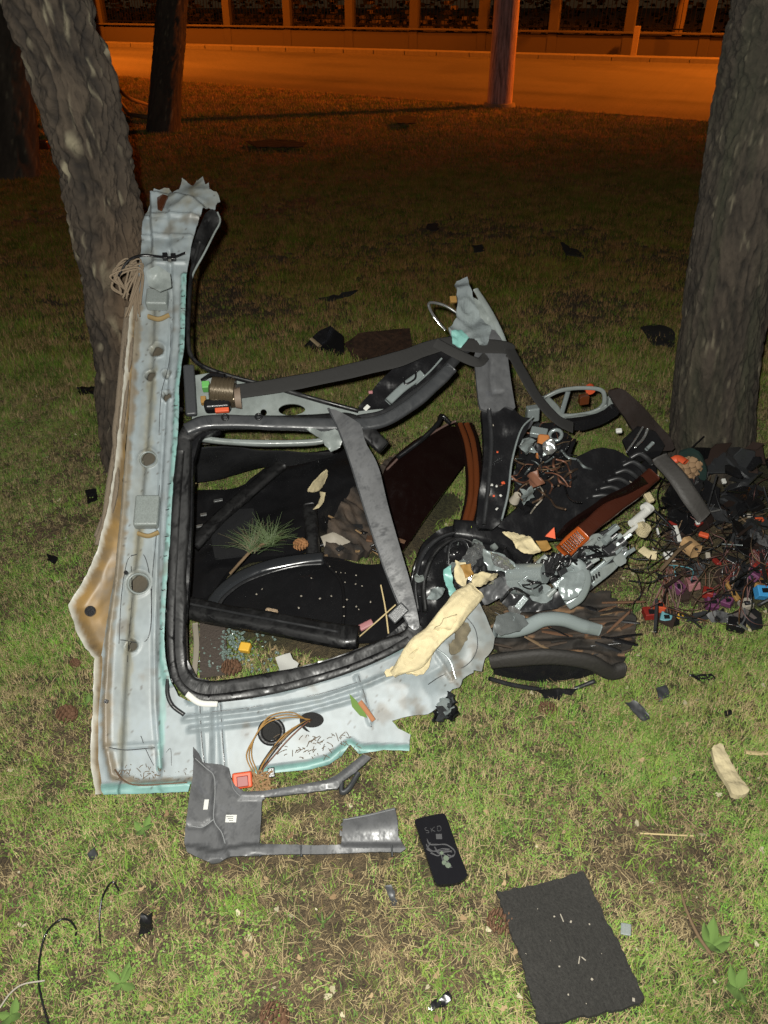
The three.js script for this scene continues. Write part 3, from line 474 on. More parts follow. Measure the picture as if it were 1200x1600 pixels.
  { const gs = []; for (let k = 0; k < 14; k++) { const a = rr(0, 6.28), o = [195 + rr(-8, 8), 455 + rr(-12, 14)]; gs.push(sweepGeo(f3([[o[0], o[1], .01], [o[0] + 14 * Math.cos(a) - 6, o[1] - 22 + 10 * Math.sin(a), rr(.01, .05)], [212 + rr(-10, 12), 416 + rr(-10, 12), rr(.01, .04)], [206 + rr(-12, 14), 470 + rr(-5, 35), .012]]), .0028, .0028, F.n, { seg: 24, ring: 5 })); } part('cable_fibres', joined(gs), std([.16, .12, .08], .9), wreck); }
  // holes of the sill: pressed rings
  for (const c of [[232, 718, 13], [217, 912, 17]]) part('pressed_ring', sweepGeo(Array.from({ length: 14 }, (_, i) => F.at(c[0] + c[2] * Math.cos(i / 14 * 6.283), c[1] + c[2] * .92 * Math.sin(i / 14 * 6.283), .016)), .0025, .003, F.n, { closed: true, seg: 44, ring: 6 }), M.palePaint, wreck);
  // foam blocks glued to the sill
  const along = F.at(230, 800).sub(F.at(240, 600)).normalize(), acr = along.clone().cross(F.n);
  const fb = (px, py, w, l, h, off) => { const g = part('energy_absorber', boxGeo(F.at(px, py, off), [w, h, l], acr, F.n.clone().addScaledVector(along, -.15).normalize(), .006), M.palePaint, wreck); part('glue_bead', sweepGeo(f3([[px - 14, py + 14 + l * 230, off - h * .4], [px + 2, py + 18 + l * 230, off - h * .3], [px + 18, py + 12 + l * 230, off - h * .4]]), .006, .010, F.n, { seg: 16 }), std([.2, .14, .06], .9), g); };
  fb(230, 800, .060, .085, .030, .026); fb(246, 468, .058, .055, .034, .03);
  const wr = [[252, 440], [262, 458]]; panel('torn_bracket', wreck, M.palePaint, new Plane(F.pt(0, 0, .03), F.pt(1, .1, .02), F.pt(0.1, 1, .12)), [[228, 425], [246, 416], [266, 428], [268, 448], [250, 456], [232, 446]], { cell: .008, disp: crumple(.01, 18, 3) });
  // dark folded seal and the torn edge at the top
  panel('upper_seal', wreck, M.rubber, new Plane(F.pt(0, 0, .02), F.pt(1, 0, .01), F.pt(0, 1, .02)), [[319, 336], [330, 326], [341, 334], [345, 350], [332, 366], [318, 392], [310, 412], [300, 420], [297, 395], [308, 362]], { cell: .008, t: .008, disp: crumple(.012, 12, 5) });
  wire('seal_lip', wreck, M.palePaint, f3([[340, 332, .03], [344, 346, .03], [334, 366, .03], [320, 394, .03], [303, 425, .025], [299, 440, .02]]), .003);
  wire('clip_wire', wreck, M.black, f3([[185, 432, .04], [200, 408, .05], [222, 399, .045], [250, 401, .04], [270, 402, .045], [290, 395, .04]]), .0035);
  for (const k of [[258, 401], [271, 402]]) box('wire_clip', wreck, M.black, F.at(k[0], k[1], .042), [.014, .014, .02], F.ux, F.n);
  panel('torn_tab', wreck, M.copperTrim, new Plane(F.at(246, 306, .02), F.at(256, 306, .03), F.at(250, 325, .06)), [[245, 300], [262, 306], [252, 328], [246, 326]], { cell: .01 });
  for (const p of [[268, 1064], [290, 500], [283, 640], [262, 955], [271, 800], [264, 900], [197, 895], [166, 1096]]) part('rivet', cyl(F.at(p[0], p[1], .012), F.n, .005, .005, .01, 12), M.black, wreck);
  // scratches / small stuck bits of dirt in the low corner
  { const gs = []; for (let k = 0; k < 170; k++) { const c = rnd() < .5 ? [rr(185, 300), rr(1195, 1222)] : [rr(430, 560), rr(1148, 1185) + 0]; const p = F.at(c[0], c[1], .014), d = V(rr(-1, 1), rr(-.2, .4), rr(-1, 1)).multiplyScalar(rr(.003, .012)); gs.push(sweepGeo([p.clone().sub(d), p.clone().add(V(0, .002, 0)), p.clone().add(d)], .0008, .0006, F.n, { seg: 4, ring: 4 })); } const m = part('needle_litter', joined(gs), std([.11, .08, .05], .9), wreck); m.userData.kind = 'stuff'; }
}
{ // door seal round the lower opening (front door), inner black flange behind it
  const loop = [[288, 700], [290, 684], [304, 668], [330, 661], [400, 660], [480, 659], [548, 658], [600, 700], [632, 800], [648, 900], [652, 975], [640, 994], [600, 1012], [545, 1034], [480, 1054], [420, 1066], [350, 1078], [310, 1076], [287, 1060], [277, 1030], [275, 980], [278, 900], [282, 800]];
  const inn = (k, d) => loop.slice(0).map(p => [p[0], p[1]]);
  bar('door_seal', wreck, M.rubber, f3(loop.slice(9).concat(loop.slice(0, 8)).map(p => [p[0], p[1], .018])).slice(1), .021, .010, t => F.n.clone().addScaledVector(F.ux, .35 * noise(t * 9, 2)).addScaledVector(F.uy, .35 * noise(t * 9, 8)).normalize(), { seg: 220, q: 1.5, ring: 14, wob: .16 });
  // second rib of the seal
  bar('seal_rib', wreck, M.rubber, f3([[640, 1000, .03], [600, 1022, .03], [545, 1045, .03], [480, 1065, .03], [420, 1079, .03], [345, 1090, .03], [305, 1088, .03], [281, 1070, .03], [270, 1040, .028], [267, 980, .028], [270, 900, .028], [275, 800, .028], [282, 705, .028]]), .010, .005, F.n, { seg: 160, q: 1.2 });
  panel('inner_flange', wreck, M.black, new Plane(F.pt(0, 0, -.02), F.pt(1, 0, -.02), F.pt(0, 1, -.02)), [[268, 960], [274, 800], [284, 690], [300, 664], [330, 655], [345, 672], [312, 684], [302, 720], [300, 820], [296, 900], [290, 975], [292, 1030], [306, 1058], [340, 1066], [430, 1052], [520, 1028], [600, 998], [640, 965], [662, 985], [600, 1030], [500, 1060], [400, 1085], [310, 1092], [276, 1065]], { cell: .012, t: .03, disp: (u, v) => .004 * noise(u * 20, v * 20) });
  bar('loose_lip', wreck, M.charcoal, f3([[262, 1062, .02], [262, 1085, .026], [270, 1103, .026], [288, 1117, .022]]), .005, .008, F.n);
  bar('white_edge', wreck, M.white, f3([[292, 1084, .034], [312, 1098, .034], [340, 1100, .032]]), .007, .003, F.n);
  // thin seal of the rear opening along the sill
  bar('rear_seal', wreck, M.rubber, f3([[312, 380, .02], [300, 425, .02], [295, 480, .02], [294, 530, .02], [299, 556, .02], [318, 573, .02], [360, 588, .018], [430, 606, .015], [500, 626, .01], [560, 642, .01]]), .006, .008, F.n, { seg: 80 });
  box('pillar_foot_cover', wreck, M.greyDark, F.at(297, 610, .02), [.03, .018, .15], F.ux, F.n, .006);
}
{ // B-pillar lying across
  panel('pillar_panel', wreck, M.palePaint, new Plane(F.pt(0, 0, -.012), F.pt(1, 0, -.012), F.pt(0, 1, -.012)), [[300, 586], [330, 583], [400, 598], [480, 620], [560, 642], [600, 640], [610, 662], [560, 668], [400, 664], [300, 660]], { cell: .008, t: .004, disp: (u, v) => .008 * noise(u * 14, v * 14, 2), holes: [[456, 640, 21, 9], [412, 645, 5, 5]], label: 'bare grey metal of the centre pillar' });
  bar('pillar_trim', wreck, M.greyDark, f3([[290, 672, .024], [320, 661, .026], [360, 659, .026], [440, 662, .026], [520, 664, .026], [590, 660, .022], [640, 634, .02], [680, 600, .02], [705, 575, .02]]), .018, .012, F.n, { seg: 90, q: 1.7, ring: 14 });
  bar('lower_rail', wreck, M.palePaint, f3([[306, 684, -.05], [350, 690, -.05], [420, 693, -.05], [490, 691, -.05], [530, 682, -.04]]), .008, .012, F.n, { q: 1.6 });
  panel('bent_bracket', wreck, M.palePaint, new Plane(F.pt(0, 0, -.02), F.pt(1, 0, -.03), F.pt(0, 1, .05)), [[478, 672], [520, 668], [536, 680], [532, 700], [518, 704], [504, 690]], { cell: .008, disp: crumple(.02, 16, 3), rag: .002 });
  for (const p of [[404, 651], [352, 652]]) part('trim_clip', new THREE.TorusGeometry(.008, .003, 8, 16).applyQuaternion(new THREE.Quaternion().setFromUnitVectors(V(0, 0, 1), F.n)).translate(...F.at(p[0], p[1], .04).toArray()), M.black, wreck);
  // rear arch: dark inner rail with brackets, sweeping up to the roof pillar
  panel('arch_panel', wreck, M.black, new Plane(F.pt(0, 0, -.01), F.pt(1, 0, -.02), F.pt(0, 1, -.015)), [[560, 636], [590, 600], [618, 572], [655, 548], [694, 530], [722, 520], [736, 540], [706, 572], [672, 600], [636, 632], [600, 652], [566, 662]], { cell: .008, t: .012, disp: crumple(.014, 9, 4) });
  bar('arch_rail', wreck, M.charcoal, f3([[560, 656, .012], [604, 646, .012], [650, 616, .014], [690, 584, .014], [722, 550, .014], [745, 530, .014]]), .014, .010, F.n, { q: 1.5, seg: 60 });
  bar('steel_inset', wreck, M.steel, f3([[606, 628, .012], [632, 604, .012], [660, 584, .012]]), .012, .006, F.n, { q: 1.8 });
  bar('steel_highlight_bar', wreck, M.steel, f3([[650, 600, .02], [672, 580, .02], [690, 560, .02]]), .003, .003, F.n);
  wire('black_clip', wreck, M.black, f3([[630, 590, .022], [634, 600, .026], [648, 592, .026], [650, 582, .022]]), .003);
  box('white_label', wreck, M.white, F.at(573, 637, .024), [.018, .004, .012], F.at(590, 620).sub(F.at(573, 637)), F.n);
  box('red_clip', wreck, M.pink, F.at(579, 613, .02), [.012, .006, .009], F.ux, F.n);
}
{ // seat belt and its reel
  const r = part('belt_reel', joined([cyl(F.at(349, 610, .045), F.ux.clone().addScaledVector(F.uy, -.2), .034, .034, .06, 26), boxGeo(F.at(349, 618, .03), [.075, .05, .06], F.ux, F.n, .01)]), M.brass, wreck);
  for (let k = 0; k < 5; k++) part('reel_flange', cyl(F.at(338 + k * 6, 610, .045), F.ux.clone().addScaledVector(F.uy, -.2), .037, .037, .003, 26), M.brass, r);
  part('reel_cover', cyl(F.at(372, 622, .04), F.ux, .030, .026, .016, 24), std([.16, .12, .09], .5), r);
  box('orange_label', r, M.orange, F.at(347, 641, .062), [.036, .012, .012], F.ux, F.n); box('black_housing', r, M.black, F.at(340, 634, .035), [.07, .04, .03], F.ux, F.n, .01);
  box('green_part', r, M.green, F.at(322, 604, .03), [.02, .03, .02], F.ux, F.n); box('yellow_part', r, M.ochre, F.at(318, 626, .03), [.014, .02, .02], F.ux, F.n);
  wire('reel_strap', r, M.black, f3([[316, 594, .02], [330, 586, .05], [352, 588, .07]]), .006);
  bar('seat_belt', wreck, M.belt, f3([[368, 612, .05], [430, 603, .05], [500, 590, .048], [570, 574, .045], [625, 560, .05], [665, 545, .05], [700, 537, .05], [745, 540, .05], [790, 543, .045], [800, 552, .03]]), .022, .0016, V(.1, .75, .6), { seg: 90, q: 1.6, k: t => [1, 1] });
  bar('seat_belt_end', wreck, M.belt, f3([[796, 545, .05], [815, 580, .06], [840, 622, .06], [870, 655, .05], [895, 668, .03]]), .020, .0018, F.n.clone().add(V(.5, .3, 0)).normalize(), { seg: 60, q: 1.6 });
  bar('belt_fold', wreck, M.belt, f3([[680, 535, .055], [712, 552, .06], [746, 566, .05], [760, 556, .04]]), .014, .002, V(0, .6, .8), { seg: 30 });
}
{ // roof pillar: torn steel, grey trim cover, black lower part
  panel('pillar_steel', wreck, M.palePaint, new Plane(F.pt(0, 0, -.02), F.pt(1, 0, -.03), F.pt(0, 1, .01)), [[744, 470], [745, 458], [752, 466], [768, 490], [784, 520], [792, 548], [782, 560], [768, 530], [752, 500], [738, 476], [735, 462]], { cell: .007, t: .008, disp: crumple(.014, 14, 3), rag: .003, label: 'torn pale edge of the roof pillar' });
  bar('torn_edge', wreck, M.palePaint, f3([[743, 452, .02], [757, 474, .025], [772, 500, .025], [786, 530, .02], [791, 556, .015]]), .009, .004, F.n, { seg: 30 });
  panel('pillar_inner', wreck, M.vcol, new Plane(F.pt(0, 0, .0), F.pt(1, 0, .03), F.pt(0, 1, 0)), [[710, 446], [714, 440], [728, 440], [733, 456], [748, 486], [766, 520], [760, 545], [735, 545], [708, 528], [700, 516], [713, 498], [714, 470]], { rag: .002, cell: .007, t: .006, disp: (u, v) => crumple(.03, 10, 6)(u, v), col: (u, v) => mix3([.13, .15, .155], [.20, .23, .23], clamp(.3 + 1.8 * fbm(u * 14, v * 14, 2))) });
  panel('crushed_bracket', wreck, M.tealPaint, new Plane(F.pt(0, 0, .02), F.pt(1, 0, .05), F.pt(.2, 1, .06)), [[704, 520], [720, 516], [732, 530], [720, 544], [706, 540]], { cell: .007, disp: crumple(.016, 20, 2) });
  const cov = [[739, 548], [764, 540], [791, 545], [796, 580], [803, 622], [806, 640], [790, 634], [778, 644], [760, 642], [749, 637], [745, 600]];
  const gr = uvs(F, [[758, 560], [764, 575], [763, 600], [766, 622], [780, 620]]);
  panel('pillar_cover', wreck, M.grey, new Plane(F.pt(0, 0, .03), F.pt(1, 0, .03), F.pt(0, 1, .03)), cov, { cell: .006, t: .012, round: 1, disp: (u, v) => { const g = pdist(gr, u, v).d; return -.006 * Math.exp(-((g / .005) ** 2)) + .006 * noise(u * 9, v * 9, 3); }, label: 'grey plastic pillar cover' });
  panel('upper_cover', wreck, M.grey, new Plane(F.pt(0, 0, .034), F.pt(1, 0, .03), F.pt(0, 1, .036)), [[746, 524], [770, 512], [786, 532], [790, 548], [764, 546], [744, 550]], { cell: .008, t: .01, round: 1, disp: crumple(.008, 12, 2) });
  const low = [[752, 634], [800, 632], [816, 650], [832, 652], [822, 676], [806, 700], [797, 740], [788, 790], [778, 826], [742, 826], [748, 780], [756, 720], [754, 670]];
  panel('pillar_base', wreck, M.black, new Plane(F.pt(0, 0, .01), F.pt(1, 0, .02), F.pt(0, 1, .01)), low, { cell: .007, t: .02, round: 1, disp: (u, v) => .012 * noise(u * 8, v * 8, 7) + .010 * noise(u * 18, v * 18, 7) });
  bar('pillar_edge', wreck, M.charcoal, f3([[764, 640, .03], [768, 690, .034], [764, 750, .03], [756, 820, .03]]), .006, .008, F.n);
  bar('pillar_metal_lip', wreck, M.steel, f3([[832, 652, .02], [814, 672, .03], [800, 720, .03], [794, 770, .03], [784, 812, .03]]), .003, .005, F.n);
  panel('pillar_flare', wreck, M.greyDark, new Plane(F.pt(0, 0, .03), F.pt(1, 0, .0), F.pt(0, 1, .03)), [[792, 634], [806, 640], [816, 660], [834, 658], [826, 672], [808, 676], [798, 660]], { cell: .007, round: 1, disp: crumple(.01, 12) });
  for (let k = 0; k < 16; k++) { const p = [rr(758, 800), rr(660, 815)]; if (Math.abs(p[0] - (785 - (p[1] - 660) * .12)) < 16) box('glass_crumb', wreck, pick([M.white, M.white, M.wirePale, M.orange]), F.at(p[0], p[1], .028), [rr(.004, .009), .004, rr(.004, .008)], rdir(), F.n, .001); }
  // bent silver loop by the top
  wire('steel_loop', wreck, M.chrome, f3([[716, 490, .03], [694, 477, .04], [672, 473, .05], [672, 484, .05], [684, 502, .04], [696, 516, .03]]), .0042);
  box('loop_clip', wreck, M.ochre, F.at(708, 468, .02), [.02, .01, .02], F.ux, F.n);
}
{ // cream foam filler bulging out of the front corner of the panel
  const pts = f3([[612, 1052, .02], [640, 1032, .035], [668, 1002, .05], [700, 968, .055], [730, 934, .05], [742, 922, .045]]);
  const c = sweepGeo(pts, .030, .017, F.n, { seg: 140, ring: 44, q: 1.25, k: t => [.35 + .75 * sstep(0, .25, t) * (1 - .35 * sstep(.75, 1, t)) + .16 * noise(t * 6, 1, 1), .7 + .35 * Math.abs(noise(t * 4, 3, 2)) * 2] });
  { const p = c.attributes.position, A = pts[5].clone().sub(pts[0]).normalize(), B = A.clone().cross(F.n), w = V(0, 0, 0); for (let i = 0; i < p.count; i++) { w.fromBufferAttribute(p, i); const s = w.dot(A), q = w.dot(B), n = .016 * (.4 - Math.abs(noise(s * 7, q * 26, 4))) + .012 * (.35 - Math.abs(noise(s * 24 + q * 14, q * 9, 8))) + .0016 * noise(w.x * 110, w.y * 110, w.z * 110), m = .008 * noise(s * 16, q * 6, 3); w.addScaledVector(F.n, n).addScaledVector(B, m); p.setXYZ(i, w.x, w.y, w.z); } c.computeVertexNormals(); }
  part('foam_filler', c, M.foam, wreck, 'cream expanded foam filler squeezed out of the panel');
  panel('foam_flap', wreck, M.foam, new Plane(F.at(640, 1020, .05), F.at(690, 1010, .05), F.at(660, 980, .075)), [[628, 1050], [634, 1028], [652, 1006], [676, 984], [700, 962], [714, 958], [706, 976], [690, 1000], [676, 1022], [664, 1048], [646, 1056]], { cell: .006, t: .006, rag: .003, round: 1, disp: crumple(.016, 22, 7) });
  panel('foam_smear', wreck, M.foam, new Plane(F.pt(0, 0, .022), F.pt(1, 0, .024), F.pt(0, 1, .02)), [[598, 1048], [618, 1040], [640, 1042], [660, 1050], [652, 1056], [630, 1052], [606, 1058]], { cell: .007, t: .01, rag: .003, round: 1, disp: crumple(.012, 24) });
  panel('torn_foam_patch', wreck, M.vcol, new Plane(F.pt(0, 0, .026), F.pt(1, 0, .026), F.pt(0, 1, .026)), [[708, 976], [728, 970], [736, 982], [728, 1002], [716, 1022], [702, 1024], [700, 1008], [712, 996]], { cell: .006, t: .006, round: 2, rag: .002, disp: crumple(.008, 30), col: (u, v) => { const n = .9 + .5 * noise(u * 60, v * 60); return [.13 * n, .11 * n, .07 * n]; } });
  for (const [p, s, m] of [[[695, 1105], .03, M.steel], [[706, 1116], .022, M.black], [[686, 1118], .02, M.charcoal], [[700, 1096], .02, M.black]]) panel('crushed_end', wreck, m, new Plane(F.at(p[0], p[1], .02), F.at(p[0] + 10, p[1], .05), F.at(p[0], p[1] - 12, .01)), [[p[0] - 14, p[1] - 10], [p[0] + 6, p[1] - 14], [p[0] + 14, p[1] + 2], [p[0] + 4, p[1] + 12], [p[0] - 10, p[1] + 8]], { cell: .008, rag: .004, disp: crumple(.02, 26, p[0]) });
}
{ // wiring loom out of the holes
  for (let k = 0; k < 7; k++) { const o = rr(-4, 4); wire('loom_wire', wreck, pick([M.wireBrown, M.wireBrown, M.copper, M.ochre, M.charcoal]), f3([[487 + o, 1126 + rr(-4, 4), -.03], [478 + o, 1128, .02], [450 + o * 2, 1150 + rr(-3, 3), .045], [424 + o * 2, 1180, .04], [408 + o, 1204, .03], [404 + rr(-14, 16), 1218, .03]]), /**/.0016, { seg: 40 }); }
  for (let k = 0; k < 3; k++) { const o = k * 4; wire('loom_wire', wreck, pick([M.wireBrown, M.ochre]), f3([[484, 1124 + k * 2, .0], [455, 1121 - o, .04], [420, 1128 - o, .05], [398, 1152, .05], [393 - o, 1180, .04], [402 - o, 1206, .03]]), .0015, { seg: 40 }); }
  box('orange_connector', wreck, M.orange, F.at(379, 1219, .035), [.045, .026, .036], F.ux, F.n, .005); box('connector_latch', wreck, M.red, F.at(379, 1221, .05), [.026, .006, .024], F.ux, F.n);
  { const gs = []; for (let k = 0; k < 26; k++) { const p = F.at(410 + rr(-14, 14), 1220 + rr(-13, 13), .03 + rr(-.01, .014)), d = V(rr(-1, 1), rr(-.5, 1), rr(-1, 1)).multiplyScalar(.016); gs.push(sweepGeo([p.clone().sub(d), p.clone().add(V(rr(-.01, .01), .008, rr(-.01, .01))), p.clone().add(d)], .0024, .0024, F.n, { seg: 6, ring: 5 })); } part('wire_ends', joined(gs), std([.22, .13, .06], .8), wreck); }
  box('black_connector', wreck, M.black, F.at(424, 1207, .03), [.016, .016, .022], F.ux, F.n);
  part('grommet', new THREE.TorusGeometry(.027, .006, 10, 28).applyQuaternion(new THREE.Quaternion().setFromUnitVectors(V(0, 0, 1), F.n)).translate(...F.at(424, 1143, .012).toArray()), M.rubber, wreck);
  part('grommet_web', cyl(F.at(424, 1143, -.004), F.n.clone().add(V(.35, 0, -.3)), .026, .026, .004), M.belt, wreck); part('hole_cover', cyl(F.at(487, 1125, -.012), F.n.clone().add(V(.3, 0, -.4)), .033, .033, .004), M.belt, wreck);
}

// ---------------------------------------------------------------- loose parts seen through the opening, lying on the grass
const wv = (amp, f, s = 0) => (u, v) => amp * noise(u * f, v * f, s);
{
  const t = thing('black_wheel_arch_liner', 'large black plastic liner with curved rim under the door opening', 'car part');
  const P0 = pl([300, 950, .10], [560, 1000, .12], [430, 870, .13]);
  panel('liner_floor', t, M.black, P0, [[322, 944], [338, 922], [372, 896], [420, 880], [470, 870], [520, 868], [566, 882], [604, 880], [634, 930], [640, 984], [600, 1000], [540, 1000], [440, 975], [360, 955]], { press: 1, cell: .012, t: .01, round: 1, disp: wv(.012, 6, 2) });
  bar('curved_rim', t, std([.024, .026, .029], .36, { roughnessMap: grime }), [[332, 946], [348, 924], [378, 902], [420, 886], [466, 877], [506, 873]].map(p => P0.at(p[0], p[1], .022)), .022, .014, P0.n, { q: 1.6, seg: 60 });
  bar('rim_lip', t, M.charcoal, [[338, 951], [352, 931], [382, 909], [424, 893], [468, 883], [504, 880]].map(p => P0.at(p[0], p[1], .034)), .006, .004, P0.n, { seg: 60 });
  bar('rib', t, M.black, [[508, 880], [532, 908], [538, 950], [534, 985]].map(p => P0.at(p[0], p[1], .008)), .005, .006, P0.n);
  bar('cross_bar', t, M.rubber, [[282, 946, .055], [340, 960, .05], [430, 975, .05], [520, 992, .05], [560, 996, .045]].map(p => P0.at(...p)), .032, .018, P0.n, { q: 2, seg: 50 });
  bar('bar_ridge', t, M.charcoal, [[290, 942, .075], [360, 956, .072], [440, 971, .07], [530, 987, .068]].map(p => P0.at(...p)), .004, .004, P0.n, { seg: 50 });
  for (let k = 0; k < 26; k++) { const p = [rr(350, 580), rr(885, 965)]; if (p[1] > 1235 - p[0] * .8) box('grit', t, M.wirePale, P0.at(p[0], p[1], .014), [rr(.002, .006), .003, rr(.002, .005)], rdir(), V(0, 1, 0), .001); }
  solo('foam_chip', boxGeo(P0.at(424, 956, .03), [.036, .014, .02], V(1, 0, .3), V(.2, 1, .2), .006), std([.55, .40, .26], .95, { bumpMap: gritty, bumpScale: .002 }), 'small beige foam chip on the black liner', 'foam chip');
}
{
  const t = thing('black_door_trim', 'broad black upholstery panel lying behind the pine twig', 'car part');
  const P0 = pl([310, 860, .06], [560, 820, .12], [430, 715, .16]);
  panel('panel', t, M.black, P0, [[300, 764], [344, 768], [378, 764], [404, 742], [432, 718], [480, 704], [530, 698], [566, 712], [572, 760], [560, 800], [500, 838], [470, 862], [400, 870], [360, 890], [330, 934], [290, 944], [286, 880]], { press: 1, cell: .012, t: .016, round: 1, disp: (u, v) => .03 * noise(u * 5, v * 5, 6) + .006 * noise(u * 18, v * 18) });
  panel('grey_pocket', t, M.charcoal, P0, [[334, 852], [352, 808], [400, 806], [408, 840], [392, 878], [340, 884]].map(p => p), { cell: .014, t: .008, disp: () => .035 });
  bar('diagonal_brace', t, M.rubber, [[300, 855, .05], [340, 812, .06], [390, 768, .06], [440, 726, .06]].map(p => P0.at(...p)), .024, .014, P0.n, { q: 1.6 });
  bar('upright_post', t, M.rubber, [[484, 792, .07], [487, 830, .06], [490, 872, .04]].map(p => P0.at(...p)), .022, .02, P0.n, { q: 1.6 });
  for (const [x, y, w] of [[341, 782, .03], [318, 804, .022], [312, 822, .022], [356, 790, .012], [352, 806, .014], [318, 836, .018]]) box('metal_clip', t, M.chrome, P0.at(x, y, .055), [w, .006, .012], V(1, .1, -.2), P0.n, .002);
  panel('torn_cloth', t, M.foam, pl([480, 768, .21], [512, 740, .24], [510, 756, .2]), [[479, 767], [494, 748], [510, 733], [512, 746], [502, 760], [490, 768]], { cell: .008, disp: crumple(.01, 20), label: 'scrap of cream lining' });
  panel('torn_strip', t, M.foam, pl([490, 796, .2], [506, 770, .22], [512, 780, .2]), [[500, 768], [508, 770], [506, 784], [498, 794], [490, 796], [498, 786], [502, 776]], { cell: .008, disp: crumple(.006, 20) });
}
{
  const t = thing('dark_curved_shell', 'dark curved plastic shell below the pale rail behind the pillar', 'car part');
  const P0 = pl([300, 752, .14], [520, 704, .2], [400, 698, .3]);
  panel('shell', t, M.charcoal, P0, [[292, 752], [304, 700], [330, 696], [420, 704], [500, 706], [536, 706], [480, 716], [420, 728], [360, 744]], { cell: .012, t: .006, round: 1, disp: (u, v) => .02 * noise(u * 6, v * 6, 6) });
  bar('rolled_edge', t, M.rubber, [[306, 702], [380, 708], [460, 710], [530, 706]].map(p => P0.at(p[0], p[1], .01)), .006, .006, P0.n);
  for (const [x, y] of [[322, 694], [338, 700], [352, 690]]) box('clip', t, M.chrome, P0.at(x, y, .02), [.03, .004, .008], V(1, .3, .5), P0.n, .002);
}
{ // glossy maroon inner panel and ridged strip
  const t = thing('maroon_door_panel', 'glossy dark maroon curved panel right of the grey trim', 'car part');
  const P0 = pl([600, 860, .06], [660, 860, .06], [712, 655, .30]);
  panel('panel', t, M.maroon, P0, [[596, 742], [616, 716], [660, 682], [700, 660], [714, 656], [732, 676], [734, 704], [700, 756], [664, 812], [640, 850], [618, 880], [600, 900], [592, 880], [598, 800]], { press: 1, cell: .01, t: .01, round: 2, disp: (u, v) => .05 * Math.sin(u * 9 + 1) - .03 + .008 * noise(u * 9, v * 9) });
  bar('panel_edge', t, std([.10, .06, .05], .5), [[604, 734, .02], [640, 700, .03], [690, 668, .03], [712, 658, .03]].map(p => P0.at(...p)), .004, .004, P0.n);
  bar('black_seal', t, M.black, [[620, 716, .03], [660, 686, .05], [684, 662, .06], [690, 650, .05], [704, 662, .04]].map(p => P0.at(...p)), .008, .010, P0.n);
}
{
  const t = thing('ridged_maroon_strip', 'shiny copper brown ridged strip beside the black pillar base', 'car part');
  const P0 = pl([710, 820, .2], [750, 820, .2], [728, 660, .38]);
  for (let k = 0; k < 5; k++) bar(k % 2 ? 'ridge' : 'strip', t, k % 2 ? M.copperTrim : M.maroon, [[714 + k * 5, 662, .0], [724 + k * 5, 690, .012], [731 + k * 4.4, 730, .016], [731 + k * 4.2, 775, .01], [722 + k * 4, 818, 0]].map(p => P0.at(p[0], p[1], p[2] + (k % 2 ? .006 : 0))), .009, .006, P0.n, { seg: 40 });
}
{ // grey pillar trim leaning over the opening
  const t = thing('grey_pillar_trim', 'long bare grey plastic pillar trim leaning across the door opening', 'car part');
  const T = new Plane(F.at(520, 640, .06), F.at(600, 720, .075), F.at(640, 980, .045));
  const o = [[513, 638], [526, 640], [552, 654], [564, 662], [570, 690], [586, 716], [594, 738], [597, 752], [606, 790], [622, 846], [640, 906], [652, 955], [656, 980], [648, 986], [636, 976], [620, 940], [600, 890], [578, 826], [560, 768], [545, 716], [530, 674]];
  const mid = uvs(T, [[520, 645], [545, 700], [566, 766], [590, 840], [612, 905], [640, 972]]), tip = T.uv(646, 975);
  panel('trim_shell', t, M.grey, T, o, { cell: .006, t: .006, round: 1, disp: (u, v) => { const d = pdist(mid, u, v).s; return -.35 * d * d * 8 + .0012 * noise(u * 9, v * 9); } });
  bar('trim_edge', t, M.greyDark, [[514, 640], [531, 676], [546, 718], [562, 770], [580, 828], [602, 892], [622, 942], [638, 977]].map(p => T.at(p[0], p[1], -.012)), .003, .014, T.n, { q: 1.5, seg: 60 });
  box('clip_tab', t, M.greyDark, T.at(622, 958, .0), [.03, .012, .05], T.ux, T.n, .004);
}
{ // pine twig with long needles
  const t = thing('pine_twig', 'green pine twig with long needles lying on the black trim', 'twig');
  const h = .24, b = G(360, 896, .16), n0 = G(396, 858, .22);
  part('stem', sweepGeo([b, G(378, 876, .2), n0, G(420, 846, .25)], .005, .005, V(0, 1, 0), { ring: 6 }), M.twig, t);
  for (const [nm, c, list] of [['needle_spray', [.05, .08, .028], [[n0, 80]]], ['needle_spray', [.065, .095, .035], [[G(420, 846, .25), 80]]], ['dry_needle_spray', [.11, .095, .05], [[n0, 40]]]]) {
    const gs = []; for (const [o, n] of list) for (let k = 0; k < n; k++) { const a = nm[0] === 'd' ? rr(.2, 2.9) : rr(-.3, 3.1), e = rr(.02, .75), L = rr(.055, .11), d = V(Math.cos(a) * Math.cos(e), Math.sin(e), -Math.sin(a) * Math.cos(e) * .8).multiplyScalar(L); const p = o.clone().add(V(rr(-.014, .014), rr(-.008, .008), rr(-.014, .014))); gs.push(sweepGeo([p, p.clone().addScaledVector(d, .5).add(V(0, .006, 0)), p.clone().add(d).add(V(0, rr(-.012, .008), 0))], .0011, .0009, V(0, 1, 0), { seg: 5, ring: 4, k: q => 1 - .7 * q })); }
    part(nm, joined(gs), std(c, .6), t);
  }
}
